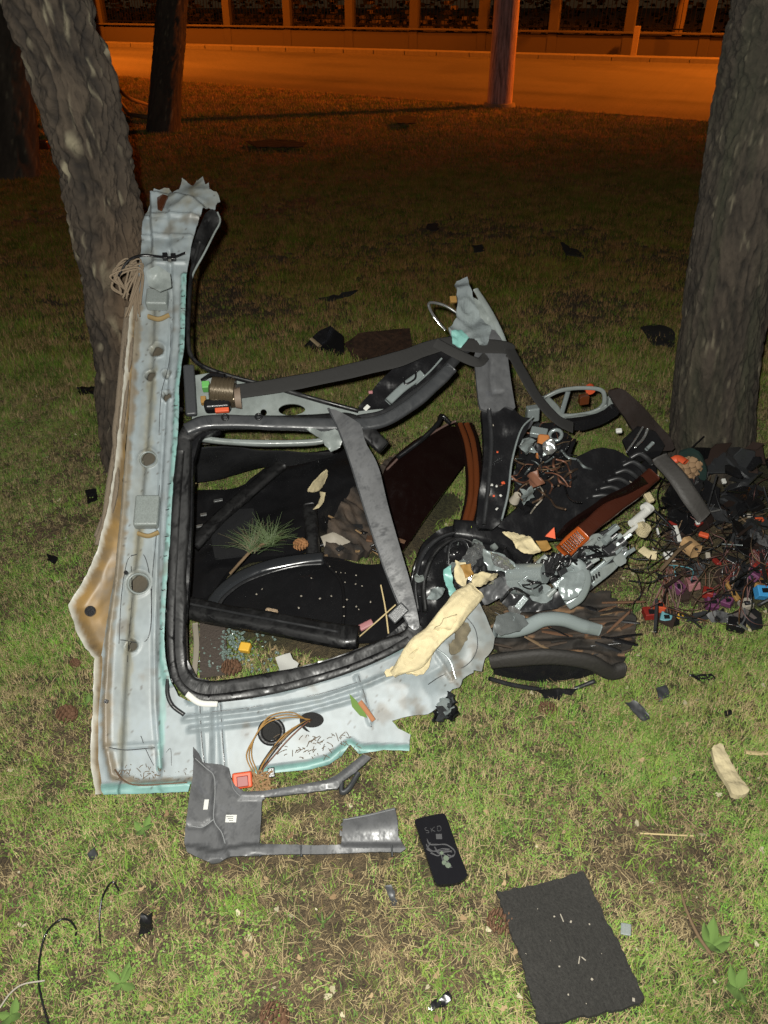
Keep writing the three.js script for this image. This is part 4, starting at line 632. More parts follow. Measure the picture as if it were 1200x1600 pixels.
function pineCone(p, R, ax, lab, mat = M.cone) {
  const gs = []; const q = new THREE.Quaternion().setFromUnitVectors(V(0, 1, 0), ax.clone().normalize());
  for (let i = 0; i < 46; i++) { const t = i / 46, a = i * 2.39996, r = R * (.35 + .65 * Math.sin(Math.PI * (.12 + .8 * t))), g = new THREE.SphereGeometry(R * .34, 6, 4); g.scale(1, .35, 1.25); g.rotateX(-.5 + t); g.translate(0, 0, r * .75); g.rotateY(a); g.translate(0, (t - .5) * R * 2.3, 0); g.applyQuaternion(q); g.translate(p.x, p.y, p.z); gs.push(g); }
  solo('pine_cone', joined(gs), mat, lab, 'pine cone');
}
pineCone(G(552, 776, .1), .032, V(.3, 1, .2), 'brown pine cone among bark behind the grey trim'); pineCone(G(470, 850, .2), .018, V(1, .4, .2), 'small reddish cone by the black post at the needle tips', std([.28, .13, .05], .85));
pineCone(G(362, 1042, .045), .022, V(1, .2, .1), 'pine cone on the grass inside the rounded corner of the door seal');
pineCone(G(1076, 728, .28), .04, V(.4, 1, .5), 'opened pine cone at the foot of the right trunk', std([.24, .15, .08], .85)); pineCone(G(105, 1115, .02), .022, V(1, .1, .2), 'pine cone half sunk in grass left of the sill'); pineCone(G(785, 1440, .012), .024, V(1, .1, .4), 'flattened pine cone touching the left edge of the felt mat'); pineCone(G(856, 1108, .012), .02, V(1, .1, .4), 'small pine cone in the grass in front of the black scoop'); pineCone(G(430, 1588, .01), .022, V(1, .1, .4), 'pine cone at the bottom edge of the picture');
pineCone(G(118, 1036, .012), .013, V(1, .1, .4), 'tiny pine cone beside the notch of the peeled skin');
{
  const t = thing('white_tag', 'white paper tag with small grey print inside the door seal', 'tag');
  const P0 = pl([432, 1030, .17], [468, 1036, .175], [445, 1020, .2]);
  panel('paper', t, M.white, P0, [[431, 1026], [453, 1020], [458, 1030], [467, 1036], [465, 1041], [438, 1049]], { cell: .01, t: .0015, disp: wv(.003, 20) });
  for (let k = 0; k < 4; k++) part('printed_line', boxGeo(P0.at(444 + k * 1.5, 1030 + k * 3.2, .005), [.014, .0006, .0016], P0.ux.clone().addScaledVector(P0.uy, .15), P0.n, .0002), M.greyDark, t);
}
{ const t = thing('broken_glass', 'pale green crumbs of shattered window glass inside the seal corner', 'broken glass'); t.userData.kind = 'stuff'; const gs = []; for (let k = 0; k < 240; k++) { const p = rnd() < .45 ? G(rr(345, 382), rr(985, 1032), rr(.03, .07)) : G(rr(300, 440), rr(965, 1050), .03); gs.push(boxGeo(p, [rr(.003, .008), rr(.003, .006), rr(.003, .008)], rdir(), V(rr(-1, 1), 1, rr(-1, 1)), .001)); } const m = part('crumbs', joined(gs), M.glass, t); }
box('amber_reflector', thing('amber_reflector', 'small amber plastic part with dark lettering beside the glass crumbs', 'car part'), M.yellow, G(383, 1012, .07), [.03, .02, .026], V(1, 0, .2), V(0, 1, .4), .004);
bar('weathered_lath', thing('weathered_lath', 'narrow pale weathered lath inside the seal corner on the left', 'stick'), std([.28, .25, .2], .9), [G(305, 975, .05), G(307, 1010, .05), G(303, 1058, .05)], .008, .004, V(0, 1, 0), { q: 2 });
panel('plank', thing('dark_plank', 'dark brown plank of wood debris under the door opening', 'plank'), std([.07, .055, .045], .9, { bumpMap: gritty, bumpScale: .002 }), pl([310, 1050, .03], [380, 1050, .03], [330, 970, .035]), [[312, 972], [352, 974], [356, 1050], [312, 1056]], { press: 1, cell: .02, t: .01 });
{ // bark and chips below the grey trim
  const t = thing('bark_heap', 'heap of torn brown bark pieces between black post and grey trim', 'bark');
  for (let k = 0; k < 90; k++) { const p = [rr(500, 640), rr(735, 872)], c = G(p[0], p[1], rr(.05, .13)); box('bark_piece', t, pick([M.wood, M.twig, M.cone, M.charcoal, M.black, M.black]), c, [rr(.008, .06), rr(.004, .012), rr(.006, .022)], rdir(rr(-.4, .4)), V(rr(-.5, .5), 1, rr(-.2, .6)), .004); }
  panel('bark_slab', t, M.vcol, pl([510, 870, .10], [620, 800, .12], [600, 700, .2]), [[505, 868], [512, 820], [548, 770], [600, 724], [660, 690], [676, 700], [640, 752], [596, 800], [590, 850], [560, 872]], { cell: .006, t: .03, rag: .004, disp: (u, v) => .02 * (1 - 2 * Math.abs(noise(u * 30, v * 9, 2))) + .008 * noise(u * 60, v * 30), col: (u, v) => mix3([.015, .012, .010], [.085, .06, .042], clamp(.35 + 2 * fbm(u * 30, v * 12, 5))) });
  press([G(498, 745), G(620, 745), G(620, 880), G(498, 880)]);
  panel('paper_scrap', t, M.wirePale, pl([502, 850, .12], [546, 846, .13], [520, 836, .15]), [[501, 838], [520, 832], [534, 838], [548, 846], [530, 854], [508, 858]], { cell: .01, disp: crumple(.01, 18), label: 'crumpled pale scrap' });
}
bar('red_cable_clip', thing('red_clip', 'little pink red clip at the end of the black liner', 'clip'), M.pink, [G(562, 982, .16), G(582, 972, .17)], .010, .006, V(0, 1, .5), { q: 2 });
for (const [n, l, a] of [['dry_stalk', 'dry stalk crossing in front of the black liner by the pink clip', [[560, 996, .14], [590, 970, .2], [618, 945, .22]]], ['dry_stalk', 'upright dry stalk against the lower end of the grey trim', [[607, 990, .16], [602, 950, .2], [595, 914, .24]]], ['dry_stalk', 'dry stalk bent over the black seal on the left of the opening', [[274, 772, .36], [290, 762, .39], [306, 755, .36]]]]) solo(n, sweepGeo(a.map(p => G(...p)), .002, .002), M.straw, l, 'stalk');
panel('black_plate', thing('black_plate', 'flat black plate with a bright tag strip lying beyond the pillar', 'car part'), M.black, pl([480, 545, .02], [540, 555, .02], [515, 508, .12]), [[474, 540], [498, 518], [516, 508], [536, 524], [538, 552], [512, 558], [490, 556]], { cell: .02, t: .015, disp: wv(.02, 8) });
bar('bright_strip', thing('bright_strip', 'short cream strip on the black plate beyond the pillar', 'strip'), std([.35, .27, .16], .8), [Z(486, 529, G(490, 540).z + .12), Z(500, 541, G(490, 540).z + .16)], .012, .006, V(0, 1, 0));
panel('brown_board', thing('brown_board', 'flat rusty brown board on the dim grass behind the belt', 'board'), std([.10, .05, .028], .85, { map: grime, bumpMap: gritty, bumpScale: .002 }), pl([545, 560, .02], [640, 560, .02], [600, 515, .05]), [[538, 536], [560, 522], [612, 514], [640, 512], [644, 540], [610, 562], [560, 568]], { press: 1, cell: .02, t: .01, disp: wv(.015, 7) });

// ---------------------------------------------------------------- the crushed front end on the right
{ // round wheel housing with rubber and foam
  const t = thing('crushed_wheel_housing', 'black round housing with bent steel and foam scraps behind the panel corner', 'car part');
  const P0 = pl([650, 960, .16], [770, 930, .16], [690, 830, .30]);
  panel('housing_skin', t, M.black, P0, [[644, 962], [640, 920], [646, 880], [662, 846], [690, 824], [722, 816], [756, 822], [792, 838], [824, 858], [834, 880], [800, 900], [760, 940], [700, 985], [664, 986]], { press: 1, cell: .009, t: .02, round: 1, disp: (u, v) => .03 * noise(u * 9, v * 9, 2) + .012 * noise(u * 24, v * 24) });
  for (let k = 0; k < 2; k++) bar('rubber_ring', t, k ? M.rubber : M.charcoal, [[652 + k * 12, 956], [648 + k * 14, 910], [662 + k * 14, 864 + k * 5], [692 + k * 9, 838 + k * 8], [726 + k * 3, 836 + k * 9], [752, 860 + k * 8], [756, 900]].map(p => P0.at(p[0], p[1], .03 + k * .006)), .008, .013, P0.n, { seg: 60, wob: .3 });
  bar('broad_tyre_band', t, M.black, [[708, 826, .03], [752, 832, .045], [792, 846, .045], [826, 872, .03]].map(p => P0.at(...p)), .028, .016, P0.n, { q: 1.6 });
  const mt = (n, m, px, a, b, c, s, lab) => panel(n, t, m, pl(a, b, c), px, { cell: .006, t: .003, rag: .002, disp: crumple(.016, 24, s), label: lab });
  mt('bent_plate', M.steel, [[752, 856], [780, 862], [804, 880], [812, 892], [796, 894], [762, 890], [754, 872]], [752, 890, .33], [800, 892, .32], [770, 858, .38], 2);
  mt('bent_plate', M.chrome, [[764, 862], [790, 872], [806, 888], [790, 892], [770, 880]], [760, 890, .36], [800, 892, .34], [770, 858, .40], 4);
  mt('foam_scrap', M.foam, [[710, 876], [726, 880], [732, 900], [726, 918], [716, 912], [708, 895]], [706, 915, .3], [730, 910, .3], [715, 880, .34], 5, 'cream foam scrap');
  mt('ochre_scrap', M.ochre, [[718, 882], [734, 880], [740, 896], [728, 904]], [716, 900, .33], [736, 900, .33], [726, 880, .36], 6);
  mt('teal_plate', M.tealPaint, [[693, 890], [704, 882], [708, 910], [714, 930], [704, 934], [696, 916]], [694, 930, .28], [712, 930, .28], [700, 885, .33], 7);
  mt('foam_scrap', M.foam, [[784, 836], [806, 834], [830, 842], [846, 860], [836, 866], [812, 862], [800, 848]], [790, 862, .36], [840, 864, .36], [810, 835, .42], 8, 'cream and brown foam scrap');
  mt('ochre_scrap', M.ochre, [[836, 844], [854, 844], [860, 856], [846, 862]], [836, 862, .4], [858, 860, .4], [846, 844, .43], 9);
  mt('foam_scrap', M.foam, [[738, 906], [756, 896], [776, 894], [780, 902], [756, 914], [742, 918]], [740, 918, .3], [776, 906, .3], [756, 896, .34], 3);
  mt('grey_tray', M.grey, [[746, 922], [778, 902], [812, 896], [818, 908], [790, 930], [756, 946]], [746, 944, .26], [800, 930, .26], [790, 900, .30], 12);
  for (let k = 0; k < 22; k++) { const x = rr(655, 800), y = rr(845, 960) - (x - 655) * .2, s = rr(10, 26), el = rr(.4, .9), a0 = rr(0, 3); mt('crumpled_scrap', pick([M.black, M.black, M.black, M.charcoal, M.rubber, M.steel, M.palePaint, M.chrome]), Array.from({ length: 6 }, (_, i) => { const a = i / 6 * 6.283, X = Math.cos(a) * s * rr(.5, 1), Y = Math.sin(a) * s * el * rr(.5, 1); return [x + X * Math.cos(a0) - Y * Math.sin(a0), y + X * Math.sin(a0) + Y * Math.cos(a0)]; }), [x - 12, y + 8, .26], [x + 12, y + 8, .26 + rr(-.03, .03)], [x, y - 10, .26 + rr(0, .06)], k); }
  bar('ring_strap', t, M.charcoal, [[706, 930, .03], [700, 880, .045], [704, 850, .05], [724, 846, .05], [734, 870, .045], [738, 920, .03]].map(p => P0.at(...p)), .004, .01, P0.n, { seg: 50 });
  part('lime_cap', cyl(P0.at(740, 825, .05), P0.n, .009, .009, .012, 14), M.lime, t);
}
{ // steel seat rail / column assembly
  const t = thing('steel_bracket_assembly', 'bright galvanised steel brackets and motor housing crushed together', 'car part');
  const h = .32, P0 = pl([790, 930, .24], [960, 900, .26], [880, 840, .36]);
  const st = (n, px, off, o = {}) => panel(n, t, o.m ?? M.steel, new Plane(P0.at(px[0][0], px[0][1], off), P0.at(px[1][0], px[1][1], off + (o.tx ?? 0)), P0.at(px[2][0], px[2][1], off + (o.ty ?? 0))), px, { cell: .006, t: .004, round: 1, disp: crumple(o.c ?? .008, 18, off * 50), holes: o.holes });
  st('base_plate', [[778, 924], [840, 932], [900, 916], [936, 880], [972, 850], [976, 866], [930, 918], [880, 948], [820, 958], [784, 946]], -.01, { m: M.charcoal, c: .012 });
  part('motor_housing', joined([cyl(P0.at(820, 908, .03), P0.ux.clone().add(P0.n), .040, .034, .07, 26), cyl(P0.at(824, 896, .05), P0.ux.clone().add(P0.n), .026, .026, .10, 22)]), M.steel, t);
  st('ribbed_bracket', [[858, 870], [880, 862], [902, 876], [916, 900], [906, 930], [884, 940], [870, 920], [880, 900]], .04, { ty: .02, c: .014 });
  bar('curved_arm', t, M.steel, [[880, 872, .06], [906, 884, .07], [916, 906, .065], [906, 932, .05], [886, 946, .04]].map(p => P0.at(...p)), .014, .010, P0.n, { q: 1.5 });
  st('slotted_plate', [[830, 916], [858, 912], [866, 934], [850, 944], [826, 936]], .05, { holes: [[844, 924, 5]] });
  for (let k = 0; k < 4; k++) bar('guide_rail', t, k === 1 ? M.palePaint : M.steel, [[898 + k * 9, 878 + k * 12, .03], [930 + k * 9, 852 + k * 12, .04], [966 + k * 5, 822 + k * 13, .05]].map(p => P0.at(...p)), .007, .006, P0.n, { q: 2 });
  st('end_plate', [[908, 846], [932, 832], [944, 838], [946, 852], [920, 862], [910, 858]], .06, { m: M.palePaint, holes: [[936, 842, 3]] });
  st('end_plate', [[956, 872], [972, 862], [980, 878], [964, 886]], .06, { m: M.palePaint });
  st('toothed_rail', [[922, 902], [956, 876], [966, 884], [932, 912]], .05, { m: M.palePaint });
  st('small_plate', [[792, 946], [808, 948], [816, 958], [798, 966]], .05, { m: M.chrome });
  for (let k = 0; k < 4; k++) box('tooth', t, M.black, P0.at(924 + k * 4, 906 - k * 3, .06), [.003, .008, .012], P0.ux, P0.n, .001);
  for (const [x, y] of [[846, 890], [856, 884], [864, 880]]) box('black_block', t, M.black, P0.at(x, y, .07), [.02, .03, .055], P0.ux.clone().addScaledVector(P0.uy, -.6), P0.n, .004);
  wire('black_spring', t, M.black, [[876, 876, .09], [886, 868, .1], [892, 874, .1], [888, 884, .1], [878, 884, .1], [874, 878, .09]].map(p => P0.at(...p)), .003);
  for (let k = 0; k < 80; k++) { const q = rnd(), x = 800 + 170 * q + rr(-16, 16), y = 925 - 80 * q + rr(-26, 26), p = P0.at(x, y, rr(.02, .075)), m = pick([M.steel, M.steel, M.palePaint, M.chrome, M.black, M.charcoal]), u = P0.ux.clone().multiplyScalar(1).addScaledVector(P0.uy, rr(.2, 1)).addScaledVector(P0.n, rr(-.4, .4)); if (k % 3) box('small_bracket', t, m, p, [rr(.015, .05), rr(.003, .012), rr(.008, .024)], u, P0.n.clone().add(V(rr(-.5, .5), 0, rr(-.5, .5))), .002); else part('bushing', cyl(p, u, rr(.006, .012), rr(.006, .012), rr(.012, .04), 12), m, t); }
  for (let k = 0; k < 14; k++) { const q = rnd(), x = 800 + 150 * q, y = 930 - 80 * q; wire('hose', t, M.black, [P0.at(x - 20, y + rr(-10, 18), .05), P0.at(x, y + rr(-16, 8), .1), P0.at(x + 24, y + rr(-24, 6), .06)], rr(.002, .005)); }
  for (let k = 0; k < 8; k++) part('bolt', cyl(P0.at(rr(800, 960), rr(850, 925), .06), P0.n, .006, .006, .012, 6), M.chrome, t);
  part('white_rod', joined([cyl(G(1002, 806, .36), V(1, .2, -.9), .012, .012, .09, 14), cyl(G(1010, 794, .37), V(1, .2, -.9), .016, .016, .012, 14), cyl(G(990, 826, .35), V(1, .2, -.9), .006, .006, .09, 10)]), M.white, t);
  part('cream_bush', joined([cyl(G(1006, 828, .34), V(.2, 1, .3), .016, .018, .024, 18), cyl(G(998, 822, .35), V(.6, .5, .3), .010, .010, .03, 14)]), M.foam, t);
  box('white_plug', t, M.white, G(1018, 745, .4), [.036, .016, .022], V(1, -.3, .3), V(0, 1, .6), .004);
  box('cream_plug', t, M.foam, G(1014, 778, .38), [.02, .016, .03], V(1, .3, -.3), V(0, 1, .6), .004);
}
{
  const t = thing('bent_steel_tube', 'bare bent steel tube with flattened end lying over torn bark', 'tube'), P0 = pl([780, 980, .2], [945, 985, .14], [860, 965, .2]);
  part('tube', sweepGeo([[774, 984], [800, 984], [826, 978], [850, 968], [880, 968], [910, 978], [938, 985]].map(p => P0.at(p[0], p[1], 0)), .020, .017, P0.n, { seg: 70, ring: 20, k: s => s > .85 ? [1 - (s - .85) * 1.5, 1 - (s - .85) * 5] : 1 }), std([.30, .35, .35], .28, { metalness: .35, roughnessMap: grime }), t);
  panel('joint_plate', t, std([.15, .165, .165], .4, { metalness: .4, roughnessMap: grime }), pl([774, 972, .24], [830, 960, .24], [800, 940, .26]), [[776, 962], [800, 954], [818, 962], [826, 974], [812, 986], [782, 994], [772, 980]], { cell: .007, disp: crumple(.014, 14), rag: .001 });
}
{ // bark-covered wood torn off the trunk
  const t = thing('torn_wood_slab', 'slab of torn dark bark with pale splinters under the steel tube', 'wood');
  const P0 = pl([770, 1020, .05], [960, 1030, .05], [860, 940, .13]);
  panel('slab', t, M.vcol, P0, [[764, 1006], [770, 980], [800, 950], [850, 940], [900, 925], [950, 930], [985, 960], [992, 1000], [968, 1040], [930, 1050], [860, 1030], [800, 1028]], { press: 1, cell: .006, t: .04, rag: .005, disp: (u, v) => .035 * (1 - 2 * Math.abs(noise(u * 6, v * 20, 2))) + .022 * noise(u * 22, v * 44) + .006 * noise(u * 80, v * 120), col: (u, v) => { const n = fbm(u * 10, v * 40, 3); return mix3([.012, .010, .008], n > .22 ? [.16, .09, .045] : [.05, .037, .027], clamp(.3 + 2.4 * n)); } });
  for (let k = 0; k < 44; k++) { const p = P0.at(rr(785, 985), rr(940, 1035), rr(.01, .05)), d = V(1, rr(-.4, .4), rr(-.8, .5)).normalize().multiplyScalar(rr(.015, .07)); bar('splinter', t, pick([M.twig, M.cone, M.darkWood, M.darkWood, M.darkWood, M.black, M.charcoal, M.black]), [p.clone().sub(d), p, p.clone().add(d)], rr(.0015, .008), rr(.0015, .005), V(0, 1, 0), { seg: 6, ring: 5, k: q => 1.05 - .9 * Math.abs(q - .5) }); }
}
{
  const t = thing('black_plastic_scoop', 'black plastic scoop shaped duct lying on the grass', 'car part');
  const P0 = pl([770, 1060, .04], [950, 1055, .04], [860, 1030, .10]);
  panel('scoop_floor', t, M.black, P0, [[766, 1058], [800, 1036], [860, 1030], [920, 1036], [934, 1056], [912, 1066], [860, 1074], [800, 1066]], { press: 1, cell: .01, t: .01, round: 1, disp: () => -.015 });
  bar('upper_lip', t, std([.022, .020, .018], .7, { bumpMap: gritty, bumpScale: .001 }), [[766, 1034, .04], [800, 1030, .05], [860, 1026, .055], [920, 1034, .05], [952, 1050, .03], [974, 1046, .02]].map(p => P0.at(...p)), .022, .012, P0.n, { seg: 60, q: 1.4 });
  bar('front_lip', t, M.charcoal, [[764, 1060, .02], [800, 1070, .015], [850, 1078, .01], [890, 1078, .01], [930, 1064, .015]].map(p => P0.at(...p)), .006, .006, P0.n, { seg: 50 });
  panel('torn_skirt', t, M.black, pl([846, 1092, .015], [890, 1092, .015], [866, 1076, .04]), [[836, 1078], [900, 1076], [892, 1086], [880, 1084], [874, 1095], [860, 1090], [852, 1094], [846, 1084]], { cell: .01, disp: crumple(.01, 20) });
}
{ // ribbed black bumper corner and maroon beam
  const t = thing('ribbed_black_cover', 'big black plastic cover with raised ribs at the trunk foot', 'car part');
  const P0 = pl([800, 830, .30], [960, 800, .30], [920, 690, .46]);
  panel('cover', t, M.black, P0, [[768, 826], [810, 792], [852, 752], [896, 716], [934, 698], [968, 704], [1000, 726], [1016, 744], [984, 782], [940, 812], [890, 842], [850, 846], [800, 840]], { press: 1, cell: .01, t: .02, round: 1, disp: (u, v) => .022 * noise(u * 5, v * 5, 7) + .005 * noise(u * 22, v * 22) });
  for (let k = 0; k < 6; k++) bar('raised_rib', t, M.charcoal, [[924 + k * 12, 776 - k * 12, .022], [944 + k * 11, 774 - k * 13, .036], [962 + k * 10, 782 - k * 13, .036], [972 + k * 9, 794 - k * 14, .022]].map(p => P0.at(...p)), .007, .009, P0.n, { seg: 24 });
  for (let k = 0; k < 4; k++) box('rib_tip', t, M.wirePale, P0.at(950 + k * 12, 797 - k * 14, .02), [.016, .006, .008], V(1, -.3, .5), P0.n, .002);
  panel('side_flap', t, std([.028, .022, .020], .55, { roughnessMap: grime }), pl([980, 690, .38], [1052, 694, .34], [990, 620, .52]), [[952, 612], [974, 606], [996, 628], [1024, 654], [1050, 684], [1056, 704], [1030, 706], [1006, 690], [984, 664], [962, 634]], { cell: .012, t: .012, round: 1, disp: wv(.02, 7) });
  panel('gloss_flap', t, M.black, pl([990, 720, .36], [1040, 712, .36], [1010, 670, .46]), [[974, 690], [1000, 668], [1024, 674], [1036, 694], [1030, 714], [1000, 722], [980, 712]], { cell: .01, t: .01, disp: wv(.02, 9, 3) });
  const W = f => f.map(p => G(p[0], p[1], p[2]));
  bar('bright_strip', t, M.chrome, W([[979, 706, .46], [992, 688, .48], [1004, 668, .50]]), .003, .004, V(0, 1, 1)); bar('bright_strip', t, M.chrome, W([[993, 698, .47], [1006, 684, .48], [1012, 670, .50]]), .004, .005, V(0, 1, 1)); bar('bright_strip', t, M.steel, W([[1010, 702, .45], [1020, 692, .46]]), .006, .006, V(0, 1, 1));
  box('white_clip', t, M.white, G(967, 673, .48), [.018, .01, .014], V(1, .2, .2), V(0, 1, .4), .003);
}
{
  const t = thing('maroon_beam', 'dark red brown beam trim with an orange lens at its lower end', 'car part'), P0 = pl([890, 860, .36], [1020, 745, .42], [880, 850, .39]);
  part('beam', sweepGeo([P0.at(902, 840, .01), P0.at(940, 806, .012), P0.at(985, 772, .012), P0.at(1020, 742, .012)], .022, .012, V(0, .8, .6), { q: 2.2, seg: 30 }), std([.042, .012, .007], .38, { roughnessMap: grime }), t);
  part('orange_lens', sweepGeo([P0.at(880, 862, .012), P0.at(894, 848, .014), P0.at(910, 834, .016)], .022, .012, V(0, .8, .6), { q: 2.2, seg: 20 }), std([.30, .062, .012], .25), t);
  for (let k = 0; k < 9; k++) box('lens_rib', t, M.copperTrim, P0.at(883 + k * 3, 859 - k * 2.8, .024), [.003, .006, .03], P0.at(910, 834).sub(P0.at(880, 862)), V(0, .8, .6), .001);
  panel('amber_triangle', t, M.orange, pl([852, 846, .42], [868, 846, .42], [864, 826, .45]), [[852, 838], [866, 824], [868, 842]], { cell: .01, disp: () => 0 });
  panel('lower_maroon', t, M.maroon, pl([868, 838, .38], [960, 790, .40], [880, 820, .41]), [[866, 836], [884, 818], [940, 778], [980, 758], [1002, 744], [1012, 756], [960, 796], [900, 838]], { cell: .012, t: .01, disp: wv(.006, 9) });
}
{ // headlamp-like steel frame lying behind, under the belt
  const t = thing('lamp_bracket_frame', 'pale bent bracket frame with an orange clip behind the belt', 'car part'), P0 = pl([860, 665, .40], [960, 650, .42], [905, 612, .52]);
  for (const [m, a, r] of [[M.palePaint, [[850, 622], [876, 610], [910, 606], [940, 610], [944, 628], [936, 640]], .007], [M.palePaint, [[852, 620], [868, 636], [880, 650], [920, 646], [948, 634]], .009], [M.steel, [[888, 610], [882, 630], [876, 650]], .008], [M.palePaint, [[846, 622], [866, 640], [878, 668]], .008], [M.steel, [[870, 652], [910, 654], [946, 642]], .007]]) bar('frame_rod', t, m, a.map(p => P0.at(p[0], p[1], .02)), r, r * .7, P0.n, { q: 1.5 });
  panel('dark_tray', t, M.black, P0, [[866, 656], [900, 652], [940, 644], [958, 628], [966, 640], [940, 658], [900, 668]], { cell: .01, t: .02, round: 1, disp: wv(.01, 9) });
  panel('pale_tray', t, M.palePaint, P0, [[880, 656], [908, 650], [930, 650], [912, 662], [890, 664]], { cell: .01, t: .01, disp: () => .012 });
  part('orange_clip', cyl(P0.at(922, 608, .03), P0.n, .016, .016, .014, 16), M.orange, t); box('red_plug', t, M.copperTrim, P0.at(912, 624, .0), [.03, .02, .03], P0.ux, P0.n);
  box('steel_foot', t, M.steel, P0.at(832, 646, .01), [.04, .03, .05], P0.ux, P0.n, .006); box('pale_foot', t, M.palePaint, P0.at(956, 628, .02), [.03, .02, .04], P0.ux, P0.n, .004);
}
function tangle(t, name, n, cx, cy, sx, sy, h0, h1, mats, r0, r1, L) { for (let k = 0; k < n; k++) { let p = [cx + rr(-sx, sx), cy + rr(-sy, sy)], a = rr(0, 6.28), pts = []; for (let i = 0; i < 5; i++) { pts.push(G(p[0], p[1], rr(h0, h1))); a += rr(-1, 1); p = [p[0] + Math.cos(a) * L, p[1] + Math.sin(a) * L * .8]; } wire(name, t, pick(mats), pts, rr(r0, r1), { seg: 26 }); } }
{ // torn metal and wiring above the ribbed cover, an old orange bulb holder in it
  const t = thing('torn_wiring_cluster', 'cluster of torn wires and copper coloured parts beside the black pillar base', 'wiring');
  tangle(t, 'wire', 20, 845, 720, 34, 50, .36, .46, [M.steel, M.wireBrown, M.copper, M.charcoal, M.copper, M.wirePale], .0018, .004, 16);
  panel('torn_backing', t, M.black, pl([800, 800, .36], [870, 790, .36], [840, 670, .42]), [[806, 800], [802, 740], [816, 690], [836, 664], [872, 668], [900, 690], [880, 730], [850, 760], [826, 800]], { cell: .009, t: .012, rag: .004, disp: crumple(.03, 10, 4) });
  tangle(t, 'torn_strand', 30, 848, 715, 40, 45, .40, .47, [M.charcoal, M.black, M.wireBrown, M.copper, M.twig], .001, .003, 12);
  box('orange_body', t, std([.42, .16, .05], .5), G(848, 698, .46), [.035, .03, .075], V(1, 0, .2), V(0, 1, .5), .008);
  part('steel_ring', new THREE.TorusGeometry(.018, .006, 8, 20).translate(...G(868, 680, .46).toArray()), M.steel, t); box('steel_bit', t, M.steel, G(842, 676, .46), [.05, .02, .03], V(1, 0, .4), V(0, 1, .5), .004);
  for (let k = 0; k < 14; k++) panel('metal_scrap', t, pick([M.steel, M.copper, M.copperTrim, M.charcoal, M.black, M.chrome]), (() => { const c = [rr(815, 870), rr(680, 800)]; const P = pl([c[0] - 10, c[1] + 8, .4], [c[0] + 10, c[1] + 8, .4 + rr(-.03, .03)], [c[0], c[1] - 10, .44]); P.c = c; return P; })(), [[0, 0], [rr(8, 18), rr(-6, 4)], [rr(10, 16), rr(8, 18)], [rr(-4, 4), rr(8, 14)]].map((d, i, a) => [0, 0]).map((_, i) => { const q = [[822, 690], [840, 684], [846, 704], [828, 712]][i]; return [q[0] + (k % 4) * 11 - 8, q[1] + Math.floor(k / 4) * 26 + (k % 3) * 4]; }), { cell: .01, rag: .004, disp: crumple(.02, 22, k) });
  part('bulb_holder', cyl(G(806, 778, .42), V(.2, 1, .4), .010, .014, .03, 14), M.wirePale, t);
}
const YUP0 = V(0, 1, 0);
